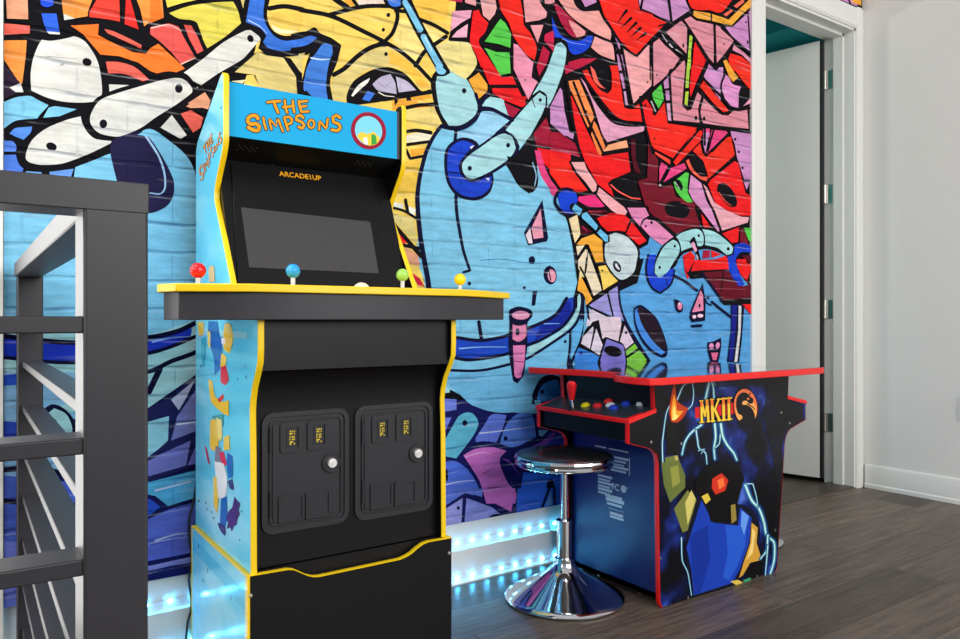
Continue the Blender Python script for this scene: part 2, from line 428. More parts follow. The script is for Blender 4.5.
# ------------------------------------------------------------------ painter: flat coloured shapes laid on a real surface
class Painter:
    def __init__(self, to3, normal, step=0.00003, mi=0):
        self.bm = bmesh.new(); self.lay = self.bm.loops.layers.float_color.new('paint')
        self.to3 = to3; self.n = Vector(normal); self.k = 0; self.step = step; self.mi = mi
        self.o = (0.0, 0.0); self.s = 1.0
    def view(self, ox, oy, s): self.o = (ox, oy); self.s = s
    def _c(self, col): return (*lin(col), col[3] if len(col) > 3 else 1.0)
    def _v(self, p):
        q = self.to3(self.o[0] + p[0] / self.s, self.o[1] + p[1] / self.s)
        return self.bm.verts.new(Vector(q) + self.n * (self.k * self.step))
    def _set(self, faces, col):
        c = self._c(col)
        for f in faces:
            f.material_index = self.mi
            for l in f.loops: l[self.lay] = c
    @staticmethod
    def smooth(pts, closed, sub=5, corner=62):
        n = len(pts); out = []
        P = [Vector(p) for p in pts]
        def tang(i):
            if not closed and i in (0, n - 1): return None
            a, b, c = P[(i - 1) % n], P[i], P[(i + 1) % n]
            u, v = b - a, c - b
            if u.length < 1e-6 or v.length < 1e-6: return Vector((0, 0))
            if math.degrees(u.angle(v)) > corner: return Vector((0, 0))
            t = (c - a)
            return t.normalized() * min(u.length, v.length)
        T = [tang(i) for i in range(n)]
        for i in range(n if closed else n - 1):
            a, b = P[i], P[(i + 1) % n]; t0, t1 = T[i], T[(i + 1) % n]
            d = b - a
            t0 = d if t0 is None else t0; t1 = d if t1 is None else t1
            if t0.length < 1e-9 and t1.length < 1e-9: out.append(a); continue
            if t0.length < 1e-9: t0 = d * 0.6
            if t1.length < 1e-9: t1 = d * 0.6
            for k in range(sub):
                s = k / sub; s2 = s * s; s3 = s2 * s
                out.append(a * (2 * s3 - 3 * s2 + 1) + t0 * (s3 - 2 * s2 + s) + b * (-2 * s3 + 3 * s2) + t1 * (s3 - s2))
        if not closed: out.append(P[-1])
        return out
    def F(self, col, pts, sm=True):
        self.k += 1
        q = self.smooth(pts, True) if sm else [Vector(p) for p in pts]
        vs = [self._v(p) for p in q]
        try: f = self.bm.faces.new(vs)
        except ValueError: return
        f.normal_update(); self._set([f], col)
        r = bmesh.ops.triangulate(self.bm, faces=[f], ngon_method='EAR_CLIP')
        self._set(r['faces'], col)
    def S(self, col, pts, w, w2=None, sm=True, closed=False):
        self.k += 1
        q = self.smooth(pts, closed) if sm and len(pts) > 2 else [Vector(p) for p in pts]
        if closed: q = q + [q[0]]
        n = len(q); L, R = [], []
        for i in range(n):
            a = q[max(i - 1, 0)]; b = q[min(i + 1, n - 1)]
            if closed and i in (0, n - 1): a, b = q[-2], q[1]
            t = (b - a); t = t.normalized() if t.length > 1e-9 else Vector((1, 0))
            m = Vector((-t.y, t.x))
            ww = w if w2 is None else w + (w2 - w) * i / (n - 1)
            L.append(self._v(q[i] + m * ww / 2)); R.append(self._v(q[i] - m * ww / 2))
        fs = [self.bm.faces.new((L[i], L[i + 1], R[i + 1], R[i])) for i in range(n - 1)]
        self._set(fs, col)
        if not closed:
            for i, ww in ((0, w), (n - 1, w if w2 is None else w2)):
                self.E(col, q[i], ww / 2, ww / 2, seg=12)
    def E(self, col, c, rx, ry, rot=0, seg=24):
        self.k += 0.25
        a = math.radians(rot); pts = []
        for k in range(seg):
            u, v = rx * math.cos(2 * math.pi * k / seg), ry * math.sin(2 * math.pi * k / seg)
            pts.append((c[0] + u * math.cos(a) - v * math.sin(a), c[1] + u * math.sin(a) + v * math.cos(a)))
        vs = [self._v(p) for p in pts]
        self._set([self.bm.faces.new(vs)], col)
    def D(self, p, r=13, col=(28, 26, 40)): self.E(col, p, r * 0.9, r * 1.05)
# ------------------------------------------------------------------ the mural (traced from the photograph onto the flat wall)
K = (22, 19, 28); N = (20, 21, 66); W = (226, 224, 218)
O = (244, 160, 84); OR = (250, 138, 62); R = (238, 44, 48); R2 = (244, 58, 46); R3 = (240, 66, 48); SA = (238, 118, 104)
PE = (232, 172, 140); PK = (232, 168, 174); PK2 = (222, 154, 166); LIL = (206, 154, 200); MGp = (230, 84, 142)
Y = (248, 216, 118); YP = (228, 210, 142); YG = (228, 216, 104); OY = (240, 178, 74)
LB = (142, 204, 232); LB2 = (126, 192, 228); C = (176, 220, 226); LBb = (104, 172, 224); GR = (204, 218, 222)
DB = (40, 82, 206); CB = (36, 84, 214); CBd = (32, 44, 138); BL = (76, 132, 222)
MA = (132, 34, 54); MA2 = (178, 40, 76); VI = (130, 144, 228); VI2 = (114, 136, 222); LV = (166, 160, 216); LVw = (218, 208, 222)
MG = (214, 130, 206); G = (104, 208, 94); GY = (136, 204, 76); PU = (62, 46, 70)
WALL_L, WALL_R, MZ0, MZ1 = 0.0745, 2.985, 0.200, 2.62
mu = Painter(lambda px, py: aty(px, py, 0.0), (0, -1, 0), 0.000007, 0)
F, S, E, D = mu.F, mu.S, mu.E, mu.D
mu.view(0, 0, 1)
F(K, [(-40, -160), (800, -330), (900, -330), (900, 640), (-40, 700)], False)
# the painting runs on above the photograph's top edge and behind the first cabinet: same palette, loose shards
rnd = random.Random(11)
def shard(cx, cy, w, h, col):
    q = [(cx + sx * w * (0.36 + 0.12 * rnd.random()) + rnd.uniform(-0.10, 0.10) * w, cy + sy * h * (0.36 + 0.12 * rnd.random()) + rnd.uniform(-0.1, 0.1) * h) for sx, sy in ((-1, -1), (1, -1), (1, 1), (-1, 1))]
    F(col, q, False)
    if rnd.random() < 0.35: D((cx + rnd.uniform(-0.2, 0.2) * w, cy + rnd.uniform(-0.2, 0.2) * h), 2.6)
for row in range(7):
    for k in range(30):
        x = -20 + k * 31 + (row % 2) * 14; y = -26 - row * 34 - 0.02 * x
        pal = (O, OR, SA, PE, BL, R2) if x < 180 else (Y, OY, YP, YG, BL, W) if x < 450 else (R, PK, LIL, R2, PK2, G, MA2, MGp)
        shard(x, y, 33, 37, rnd.choice(pal))
for row in range(7):
    for k in range(7):
        x = 205 + k * 38 + (row % 2) * 16; y = 300 + row * 40
        pal = (LB, C, LBb, YP) if row < 2 else (VI, LV, VI2, MG, LBb, C)
        shard(x, y, 40, 42, rnd.choice(pal))
# large colour fields first
F(LB, [(0, 190), (60, 185), (135, 136), (150, 129), (165, 140), (182, 154), (196, 178), (240, 300), (250, 420), (0, 480)], True)
F((34, 40, 108), [(-10, 440), (150, 400), (260, 330), (445, 400), (600, 400), (760, 470), (760, 600), (-10, 660)], False)
F(Y, [(262, 15), (290, -60), (460, -60), (455, 10), (448, 40), (462, 60), (455, 100), (440, 110), (425, 180), (418, 250), (425, 290), (380, 295), (290, 120), (240, 95), (255, 50)], False)
F(LB, [(416, 260), (420, 200), (430, 160), (440, 128), (480, 108), (520, 130), (545, 175), (556, 195), (567, 222), (573, 250), (577, 282), (573, 298), (560, 318), (590, 300), (592, 395), (560, 411), (530, 414), (490, 410), (447, 388), (440, 330), (427, 288)], False)
F(LBb, [(600, 300), (637, 283), (650, 235), (700, 225), (760, 300), (760, 480), (600, 470), (575, 400), (575, 380)], False)

# --- top left
mu.view(0, 0, 6.387)
F(PE, [(35, -60), (175, -60), (180, 125), (45, 120)], False)
F(SA, [(10, 150), (190, 165), (190, 215), (10, 225)], False)
F(O, [(10, 260), (170, 258), (165, 350), (150, 470), (140, 540), (110, 510), (10, 360)], False)
F(PU, [(10, 390), (110, 510), (130, 580), (100, 600), (10, 639)], False)
F(W, [(60, 560), (100, 545), (130, 530), (150, 590), (100, 590)], False)
F((52, 98, 222), [(255, -60), (345, -60), (340, 35), (300, 47), (262, 30)])
F((66, 116, 226), [(265, 87), (360, 88), (380, 205), (300, 205), (275, 140)], False)
F(W, [(298, 203), (382, 208), (380, 222), (312, 218)], False)
F(O, [(385, -60), (610, -60), (560, 80), (560, 105), (470, 120), (410, 128), (400, 60)], False)
F(W, [(405, 90), (480, 120), (410, 130)], False)
F(OR, [(450, 165), (630, 155), (625, 225), (700, 265), (850, 335), (930, 345), (958, 310), (1010, 280), (1130, 390), (1180, 440), (1060, 490), (958, 455), (880, 400), (760, 360), (640, 350), (590, 290), (530, 220)], False)
F((240, 84, 70), [(610, 10), (640, -60), (760, -60), (765, 140), (690, 125), (570, 110), (570, 80)], False)
F((240, 64, 60), [(805, -60), (815, -60), (835, 10), (885, 190), (795, 155)], False)
F(O, [(850, -60), (1030, -60), (1045, 115), (958, 140), (920, 170), (895, 60)], False)
F(SA, [(665, 187), (720, 200), (810, 240), (905, 290), (900, 312), (800, 265), (690, 215)])
F(SA, [(675, 395), (760, 398), (860, 430), (958, 515), (935, 532), (800, 475), (690, 470)])
F(W, [(695, 540), (895, 548), (780, 590), (700, 604)], False)
F(W, [(265, 256), (330, 262), (430, 245), (480, 235), (540, 265), (590, 330), (625, 400), (645, 500), (650, 600), (620, 645), (520, 657), (400, 650), (300, 625), (200, 580), (195, 480), (210, 380), (240, 300)])
E(K, (555, 398), 30, 25, 20)
S((150, 150, 150), [(300, 362), (420, 372), (500, 378)], 5, 2)
E((170, 168, 164), (395, 415), 16, 7, -20)

# --- arm across the top left
mu.view(0, 100, 6.387)
F(LB, [(10, 20), (100, -15), (190, -25), (240, 0), (310, 35), (250, 100), (235, 120), (150, 125), (85, 140), (10, 195)])
F(LB, [(310, 50), (350, 40), (490, 60), (380, 105), (275, 115)], False)
F((100, 152, 228), [(60, 215), (100, 180), (205, 170), (195, 210), (150, 255), (100, 235)])
F((104, 146, 230), [(10, 260), (80, 265), (105, 300), (100, 330), (10, 332)])
F((98, 140, 226), [(10, 352), (100, 350), (120, 410), (150, 440), (130, 475), (10, 500)])
F((124, 176, 232), [(165, 455), (265, 462), (262, 510), (160, 510)], False)
F((124, 170, 234), [(315, 460), (470, 440), (440, 530), (320, 530)], False)
F(LB, [(480, 430), (600, 385), (695, 345), (712, 390), (745, 540), (465, 540)], False)
F(W, [(515, 105), (525, 150), (560, 210), (610, 250), (700, 262), (730, 265), (600, 330), (480, 380), (380, 410), (260, 415), (190, 400), (163, 370), (180, 300), (220, 240), (300, 180), (420, 130)])
E(K, (328, 298), 35, 25, 20)
S((170, 176, 180), [(190, 310), (350, 325), (520, 350)], 6, 3)
mu.view(0, 0, 3.992)
S(K, [(360, 440), (395, 398), (470, 366), (560, 340), (640, 316), (705, 304)], 22)
F(W, [(365, 450), (400, 400), (470, 372), (560, 345), (640, 322), (700, 312), (738, 320), (765, 352), (764, 372), (700, 420), (620, 470), (560, 512), (480, 545), (420, 540), (385, 525), (360, 490)])
D((412, 495), 17); D((713, 354), 17)
mu.view(150, 0, 6.387)
F(W, [(215, 465), (340, 375), (470, 270), (600, 200), (650, 195), (695, 215), (706, 250), (670, 290), (600, 370), (540, 410), (420, 480), (300, 565), (275, 520), (240, 480)])
E(K, (640, 248), 20, 24, -25)
# dark shape and streak left of the first cabinet
mu.view(0, 160, 3.992)
F((50, 44, 84), [(440, -30), (450, -80), (560, -115), (610, -70), (660, 10), (692, 80), (694, 130), (670, 180), (620, 208), (585, 208), (540, 150), (480, 110), (460, 60)])
S((176, 206, 236), [(575, -105), (630, -20), (655, 50), (658, 110), (640, 135), (598, 132)], 9, 6)
F(LB, [(548, -100), (600, -122), (650, -95), (740, -20), (780, 60), (780, 200), (700, 260), (695, 130), (690, 60), (640, -40), (600, -88)])

# --- yellow and blue, top middle
mu.view(150, 0, 6.387)
F(YG, [(85, -60), (340, -60), (310, -5), (210, 20), (110, 50)])
F(YG, [(120, 85), (250, 40), (400, 18), (530, 12), (560, 70), (580, 150), (480, 235), (365, 310), (340, 260), (300, 150), (260, 130), (180, 120)])
F(OR, [(0, 0), (40, -60), (62, 0), (85, 115), (0, 150)], False)
F((232, 106, 100), [(0, 175), (120, 150), (180, 170), (220, 250), (285, 365), (200, 415), (140, 340), (60, 265), (0, 220)], False)
F((236, 110, 102), [(215, 160), (262, 165), (300, 230), (340, 325), (300, 345), (250, 250)], False)
S((248, 210, 200), [(10, 180), (120, 160), (200, 200)], 9, 3); S((248, 214, 200), [(200, 410), (290, 370)], 9, 4)
F(YP, [(560, -60), (625, -60), (620, 0), (597, 70)], False)
F(PE, [(240, 660), (350, 590), (385, 645), (370, 700)], False)
S(K, [(0, 490), (150, 470), (330, 560), (470, 600)], 22)
mu.view(0, 0, 3.992)
F(PE, [(742, 425), (820, 375), (836, 430), (760, 432)], False)
F(W, [(640, 510), (685, 460), (745, 540), (720, 555)], False)
F(SA, [(720, 455), (760, 440), (810, 470), (800, 510), (770, 530)], False)
mu.view(150, 0, 6.387)
F(K, [(690, 330), (540, 410), (480, 470), (540, 480), (660, 480), (700, 560), (760, 620), (970, 630), (970, 400), (880, 370), (740, 340)], False)
F(YP, [(555, 448), (690, 330), (740, 355), (850, 370), (930, 490), (940, 620), (700, 565), (670, 480), (540, 462)], False)
F(YP, [(890, 365), (970, 355), (970, 470), (950, 450)], False)
F((240, 230, 190), [(515, 520), (610, 510), (590, 535)], False)
F(K, [(615, -60), (780, -60), (745, 90), (780, 190), (860, 230), (1010, 215), (1010, 350), (850, 365), (740, 345), (690, 310), (700, 240), (600, 160), (590, 80)])
F(BL, [(645, -60), (740, -60), (722, 80), (740, 160), (790, 230), (860, 262), (958, 250), (1060, 220), (1060, 270), (958, 310), (850, 327), (760, 310), (720, 272), (742, 230), (700, 180), (610, 142), (625, 60)])
S((190, 208, 240), [(625, 130), (700, 170), (745, 215)], 8, 3)
F(Y, [(765, -60), (970, -60), (970, 42), (880, 35), (785, 30)], False)
F((244, 208, 108), [(790, 85), (860, 68), (970, 75), (970, 186), (880, 200), (800, 175), (765, 140)])
S(K, [(760, 55), (860, 42), (970, 62)], 30)
F((246, 236, 196), [(772, 155), (830, 185), (950, 200), (880, 218), (800, 205)])
# --- yellow panels with black lines
mu.view(300, 0, 6.387)
F((247, 226, 150), [(760, 140), (920, 215), (850, 290), (790, 330), (740, 400), (640, 330), (590, 260), (620, 120)], False)
F((236, 222, 160), [(850, 300), (950, 260), (1000, 330), (940, 430), (880, 330)], False)
F((250, 206, 96), [(700, -60), (960, -60), (950, 60), (930, 130), (760, 120)], False)
F(YP, [(520, 300), (400, 350), (290, 450), (210, 500), (200, 639), (300, 639), (300, 590), (340, 520), (420, 450), (500, 440), (620, 430), (720, 500), (760, 560), (830, 560), (740, 440), (640, 350), (560, 310)])
F((250, 200, 90), [(560, 320), (640, 355), (740, 445), (825, 555), (770, 560), (700, 480), (640, 430), (570, 410)])
F((236, 218, 206), [(370, -20), (520, -20), (540, 20), (430, 35), (360, 40)], False)
F(OY, [(255, -20), (320, -20), (345, 40), (310, 40)], False)
S(K, [(0, 65), (200, 105), (400, 200), (530, 265), (640, 330), (740, 415), (840, 520)], 29, 24)
S(K, [(190, 95), (340, 55), (440, 40), (570, 40)], 27)
S(K, [(615, 50), (620, 120), (590, 210), (545, 260)], 25)
S(K, [(525, 280), (440, 310), (360, 365), (280, 440), (215, 478)], 30)
S(K, [(735, 420), (790, 335), (850, 290), (930, 235)], 26)
S(K, [(760, 125), (850, 160), (940, 212)], 24)
S(K, [(215, -10), (300, 50)], 36); S(K, [(330, -10), (365, 40)], 22)
F(K, [(490, 275), (530, 255), (570, 290), (545, 300), (500, 300)])
F(K, [(520, -20), (660, -20), (660, 50), (600, 65), (545, 30)])
F(BL, [(548, -40), (640, -40), (640, 38), (600, 45), (565, 25)])
S(K, [(610, 70), (680, 75)], 24)
D((562, 97)); D((530, 192), 12); D((547, 347), 13)
F(K, [(296, 610), (340, 520), (440, 455), (520, 432), (590, 435), (680, 480), (770, 580), (830, 570), (850, 600), (780, 610), (600, 640), (300, 680)])
F((198, 190, 214), [(460, 540), (510, 495), (575, 475), (605, 530), (615, 602), (500, 582)])
S((150, 145, 170), [(500, 530), (540, 560), (575, 525)], 5, 3)
F((202, 194, 216), [(610, 490), (680, 520), (740, 577), (628, 592)])
F((244, 240, 230), [(325, 612), (370, 545), (445, 498), (430, 530), (380, 575), (335, 618)])
F(BL, [(395, 635), (430, 580), (475, 600), (440, 650)], False)
S((246, 236, 220), [(500, 590), (540, 612), (600, 618)], 8, 3)
F(OY, [(590, 640), (830, 605), (850, 640), (850, 700), (590, 700)], False)
S(K, [(690, 620), (700, 700)], 30); S(K, [(610, 640), (620, 700)], 22)
F(K, [(0, 205), (40, 200), (80, 178), (100, 180), (130, 215), (200, 245), (262, 290), (235, 400), (200, 480), (190, 540), (210, 650), (-20, 650), (20, 480), (40, 400), (60, 345), (0, 330), (-60, 340), (-60, 220)])
F(BL, [(0, 250), (60, 230), (108, 242), (60, 280), (0, 300), (-100, 310), (-100, 265)])
F((84, 142, 220), [(100, 340), (140, 285), (165, 278), (202, 292), (206, 340), (190, 380), (172, 460), (165, 560), (178, 650), (60, 620), (20, 565), (40, 440), (75, 370)])
S((214, 232, 246), [(70, 372), (130, 382), (190, 378)], 10, 5); S((56, 96, 190), [(40, 515), (110, 530), (165, 535)], 7, 3)
F(YP, [(-10, 345), (30, 338), (0, 420), (-20, 420)], False)
F(K, [(-20, 600), (40, 580), (75, 620), (60, 650), (-20, 650)])
# light blue rod and bird
S(K, [(672, -20), (690, 40), (768, 200), (918, 462)], 70)
S((142, 206, 236), [(668, 15), (700, 70), (765, 190)], 34, 38); S((142, 206, 236), [(786, 236), (830, 320), (905, 450)], 36, 40)
S((210, 236, 246), [(795, 240), (840, 325)], 8, 4)
mu.view(240, 0, 3.992)
F(K, [(760, 345), (768, 300), (800, 270), (835, 262), (880, 275), (920, 315), (950, 380), (965, 440), (935, 488), (885, 520), (825, 520), (782, 450)])
F(C, [(780, 345), (785, 305), (812, 305), (838, 292), (835, 280), (872, 290), (908, 325), (938, 385), (948, 438), (925, 472), (880, 500), (832, 502), (796, 440)])
F((142, 206, 236), [(775, 270), (800, 262), (822, 285), (812, 297), (790, 295)])
D((893, 363), 10)
# --- yellow slats beside the first cabinet
mu.view(380, 100, 6.387)
F((236, 214, 140), [(155, 60), (340, 45), (395, 155), (360, 180), (300, 170), (150, 125)], False)
F(Y, [(150, 130), (300, 165), (360, 180), (330, 195), (250, 188), (150, 190)], False)
F(OY, [(70, 70), (110, 15), (190, 5), (212, 30), (150, 48)], False)
F(Y, [(232, 5), (330, -10), (342, 15), (240, 26)], False)
F(Y, [(0, 10), (45, 20), (30, 70), (0, 60)], False)
S(K, [(150, 55), (240, 35), (350, 28)], 24)
F((242, 234, 210), [(160, 232), (220, 212), (300, 215), (330, 230), (290, 266), (160, 272)])
F(OY, [(188, 315), (285, 305), (280, 342), (200, 368)], False)
F((236, 198, 92), [(120, 400), (255, 380), (240, 460), (225, 590), (100, 600), (120, 450)], False)
S(K, [(150, 205), (230, 195), (320, 210)], 20, 26); S(K, [(150, 290), (250, 275), (330, 265)], 20)
S(K, [(165, 320), (190, 375), (270, 360)], 18)
# --- light blue body, neck and joints
F(LB, [(390, 185), (470, 195), (480, 590), (490, 660), (236, 660), (250, 500), (290, 340), (340, 240)])
F((164, 212, 238), [(630, 90), (680, 68), (740, 82), (832, 130), (740, 212), (640, 282), (560, 250), (500, 255), (490, 205), (560, 190), (618, 135)])
F(C, [(645, 50), (660, 10), (700, -20), (785, -5), (822, 108), (740, 70)], False)
F(MA2, [(788, 15), (890, 62), (842, 122), (812, 90)], False)
F(R, [(790, -20), (935, -20), (908, 48), (850, 20)], False)
F(K, [(958, 180), (1090, 160), (1270, 250), (1280, 620), (1120, 600), (1020, 420), (958, 330)], False)
F(LB, [(985, 330), (1060, 500), (1120, 620), (960, 640), (940, 560)], False)
F(K, [(880, 330), (950, 240), (985, 300), (1000, 400), (1002, 500), (985, 570), (950, 598), (880, 545), (830, 460), (800, 415)])
mu.view(480, 0, 3.992)
F((170, 40, 72), [(212, 535), (262, 470), (290, 552), (372, 590), (362, 604), (222, 580)], False)
F(R, [(225, 590), (360, 615), (360, 640), (290, 690), (250, 650)], False)
F(MGp, [(216, 600), (238, 600), (262, 680), (306, 765), (292, 775), (240, 700)])
mu.view(380, 100, 6.387)
S(N, [(632, 62), (720, 66), (840, 125)], 22); S(N, [(395, 170), (450, 182), (530, 178), (600, 130), (632, 70)], 26)
S(N, [(485, 185), (475, 260)], 20)
S(N, [(390, 165), (340, 235), (290, 340), (250, 500), (236, 640), (256, 880), (300, 1130), (310, 1210)], 22, 34)
S(N, [(484, 590), (482, 640), (490, 740), (510, 860), (532, 970), (572, 1090), (530, 1100)], 22, 16)
D((568, 1172), 12, N)
F(N, [(412, 330), (455, 270), (530, 240), (620, 275), (720, 480), (705, 580), (650, 630), (580, 642), (490, 615), (430, 540), (408, 440)])
F(DB, [(432, 330), (472, 283), (530, 260), (598, 287), (560, 330), (520, 380), (508, 440), (540, 500), (600, 520), (660, 500), (712, 490), (698, 560), (650, 605), (580, 622), (505, 598), (452, 540), (428, 450)])
F((240, 240, 250), [(570, 300), (600, 290), (580, 315)], False); F((240, 240, 250), [(670, 500), (698, 498), (690, 518)], False)
S(N, [(435, 460), (510, 470)], 8)
S(N, [(745, 220), (850, 130), (958, 30)], 30)
F(N, [(505, 400), (560, 335), (640, 285), (740, 212), (805, 195), (868, 240), (885, 320), (830, 395), (700, 480), (600, 525), (545, 510), (505, 460)])
F(C, [(525, 402), (570, 352), (640, 302), (740, 232), (800, 216), (850, 250), (863, 310), (818, 378), (700, 458), (600, 503), (552, 493), (525, 452)])
D((815, 290), 14, N); D((570, 437), 15, N)
S((190, 200, 225), [(570, 355), (700, 365), (790, 380)], 6, 3)
mu.view(480, 0, 3.992)
F(K, [(295, 165), (325, 155), (355, 190), (355, 250), (340, 310), (300, 410), (260, 470), (250, 440), (240, 480), (190, 380), (250, 280)])
F(C, [(300, 180), (322, 170), (342, 195), (338, 250), (325, 300), (290, 390), (266, 432), (264, 380), (235, 360), (207, 380), (262, 285)])
F(C, [(205, 398), (235, 370), (260, 386), (260, 420), (244, 460), (200, 540), (158, 590), (146, 560), (128, 538), (100, 520), (150, 460)], False)
S(K, [(205, 395), (218, 430)], 5, 3); D((238, 400), 7)
S(N, [(100, 530), (130, 545), (148, 600)], 9)
# body details
mu.view(480, 160, 3.992)
F(K, [(105, -15), (140, -10), (205, 0), (230, 70), (225, 110), (205, 132), (170, 105), (125, 40)])
S((170, 206, 232), [(208, 12), (222, 60), (216, 104)], 5, 3)
F(N, [(247, 160), (270, 310), (265, 325), (190, 341), (174, 290)], False)
F((232, 164, 184), [(240, 195), (251, 310), (212, 316), (203, 272)], False); F((240, 220, 230), [(180, 300), (198, 272), (208, 332), (193, 334)], False)
E(N, (205, 400), 13, 16); E(N, (175, 510), 6, 6); F(N, [(208, 525), (226, 522), (218, 580), (204, 582)])
E(N, (278, 460), 26, 37, -8); F(N, [(262, 440), (275, 420), (285, 430)]); E((236, 170, 190), (284, 462), 16, 26, -8); S(N, [(272, 440), (280, 480)], 5)
S((84, 140, 186), [(120, 270), (200, 268), (340, 290)], 3, 1); S((84, 140, 186), [(0, 400), (90, 396), (210, 412), (360, 405)], 3, 2)
mu.view(380, 200, 6.387)
F((238, 236, 226), [(82, 10), (150, 30), (140, 62), (80, 48)], False); F((238, 236, 226), [(180, 40), (225, 60), (215, 110), (180, 80)], False)
F(YP, [(75, 80), (215, 125), (235, 290), (150, 200), (90, 140)], False)
F(R, [(110, 225), (135, 225), (172, 272), (140, 282)], False); F(PE, [(150, 300), (238, 350), (252, 420), (185, 410)], False)
F((220, 50, 80), [(195, 460), (250, 500), (282, 552), (240, 545)], False)
S(K, [(60, 45), (150, 70), (240, 125)], 16); S(K, [(160, 0), (175, 80)], 20)
S(K, [(60, 130), (140, 220), (260, 360)], 26); S(K, [(150, 290), (250, 310)], 22)

# --- lower middle: collar band, cup and belly
mu.view(440, 300, 6.387)
F(LB2, [(30, 440), (250, 452), (450, 408), (560, 372), (700, 285), (830, 195), (890, 110), (905, 0), (960, 0), (960, 300), (900, 430), (980, 480), (960, 700), (560, 720), (300, 700), (160, 639), (40, 520)], False)
F((40, 86, 196), [(90, 235), (260, 262), (430, 226), (560, 190), (640, 150), (740, 90), (800, 0), (852, -20), (845, 80), (780, 165), (640, 252), (560, 285), (430, 342), (280, 372), (170, 382), (90, 360)])
F((30, 52, 160), [(600, 260), (640, 160), (700, 130), (780, 20), (830, 10), (830, 90), (760, 170)])
S((150, 196, 240), [(120, 310), (250, 300), (420, 300)], 9, 4); S((150, 200, 244), [(640, 152), (760, 150)], 6, 3)
S(N, [(90, 238), (260, 258), (430, 226), (640, 148), (740, 90), (805, -10)], 22); S(N, [(90, 368), (170, 382), (280, 372), (430, 342), (560, 286), (640, 255), (780, 168), (850, 70), (858, -10)], 20)
F(C, [(563, 352), (565, 300), (700, 240), (800, 165), (868, 70), (875, -20), (905, -60), (898, 20), (880, 90), (825, 175), (700, 270)])
S(N, [(40, 448), (250, 450), (450, 408), (560, 370), (700, 282), (830, 190), (885, 110), (905, 0), (890, -60)], 17)
S(N, [(245, 140), (262, 250)], 22)
S(N, [(828, 190), (825, 300), (808, 440)], 15); S(N, [(908, -20), (905, 120), (890, 240), (830, 400), (812, 440)], 24, 30)
D((796, 265), 10, N)
F(N, [(438, 70), (470, 48), (510, 42), (575, 62), (588, 100), (555, 150), (555, 290), (545, 370), (530, 480), (490, 532), (462, 512), (445, 400), (432, 280), (440, 160)])
E((230, 164, 194), (512, 97), 56, 28); F((226, 142, 182), [(460, 155), (500, 165), (546, 155), (545, 232), (500, 266), (460, 250)])
F((222, 138, 188), [(462, 290), (541, 288), (536, 390), (515, 490), (492, 500), (472, 482)])
E(N, (492, 203), 13, 23); S((150, 70, 130), [(470, 390), (536, 396)], 6)
F(N, [(580, 660), (590, 590), (640, 500), (700, 476), (762, 490), (790, 640), (700, 700)])
F((72, 150, 222), [(612, 660), (625, 590), (660, 535), (720, 510), (752, 522), (772, 612), (700, 640), (640, 650)])
D((648, 586), 14, N)
mu.view(440, 400, 6.387)
F(LB2, [(150, -10), (590, -10), (560, 45), (440, 80), (320, 72), (200, 32)])
F(VI, [(10, -10), (102, -5), (102, 62), (10, 76)]); F(VI, [(10, 112), (70, 110), (35, 190), (10, 200)], False)
F((112, 192, 216), [(-20, 300), (35, 240), (110, 110), (160, 80), (210, 90), (242, 152), (200, 240), (100, 372), (30, 360), (-20, 370)])
E(N, (155, 147), 16, 19)
F(VI2, [(285, 150), (330, 90), (420, 96), (400, 172), (355, 272), (285, 262), (225, 268), (225, 240)]); F((104, 142, 224), [(440, 130), (500, 86), (580, 82), (600, 152), (610, 235), (500, 292), (440, 300), (380, 276), (400, 200)])
D((415, 245), 14, N); S((206, 214, 240), [(250, 212), (400, 195), (600, 168)], 9, 4)
F(LB2, [(625, 190), (690, 190), (650, 230), (628, 225)]); F(LB2, [(598, 0), (640, 0), (640, 160), (625, 170)], False)
F((70, 84, 196), [(650, 270), (720, 196), (790, 212), (812, 240), (800, 300), (720, 312), (640, 330), (640, 500), (600, 470)])
F((150, 90, 196), [(500, 330), (640, 268), (720, 200), (740, 215), (660, 300), (560, 380)])
F(MG, [(145, 352), (220, 312), (330, 300), (420, 325), (380, 372), (385, 430), (430, 530), (482, 590), (478, 660), (292, 660), (250, 520), (190, 420)])
F((150, 90, 190), [(390, 372), (450, 410), (510, 490), (480, 440), (440, 385)])
S((236, 190, 226), [(160, 362), (260, 335), (330, 345)], 8, 4); S((130, 60, 130), [(270, 470), (330, 440)], 6, 3); S((130, 60, 130), [(300, 560), (430, 555)], 5, 3)
F((98, 128, 222), [(-20, 400), (30, 392), (90, 388), (160, 430), (220, 510), (262, 600), (200, 605), (140, 590), (70, 645), (-20, 660)])
E(N, (38, 480), 10, 40); S((200, 206, 240), [(30, 540), (120, 520), (215, 512)], 9, 4)
F((60, 118, 224), [(530, 460), (720, 480), (900, 500), (960, 900), (500, 700), (500, 639)])
F(N, [(655, 700), (680, 522), (700, 505), (718, 512), (755, 640), (750, 700)]); F((80, 140, 220), [(682, 640), (702, 560), (716, 660)])
mu.view(440, 490, 5.81)
F(VI2, [(0, -10), (245, -10), (242, 40), (150, 10), (20, 95), (0, 100)], False)
F((168, 170, 228), [(10, 120), (128, 45), (118, 240), (10, 260)], False); F((150, 158, 222), [(150, 45), (300, 100), (350, 142), (136, 230)], False)
F(MG, [(262, -10), (435, -10), (410, 126), (270, 52)], False); F((66, 120, 224), [(448, -10), (590, -10), (1000, -40), (1500, -100), (1500, 0), (690, 95), (438, 140)], False)
D((103, 103), 10, N); F((120, 180, 236), [(610, 92), (640, 0), (650, 84)], False); S(N, [(590, 100), (630, -10)], 14); S(N, [(665, 90), (660, -10)], 12)
E(N, (320, 160), 40, 22, -10)
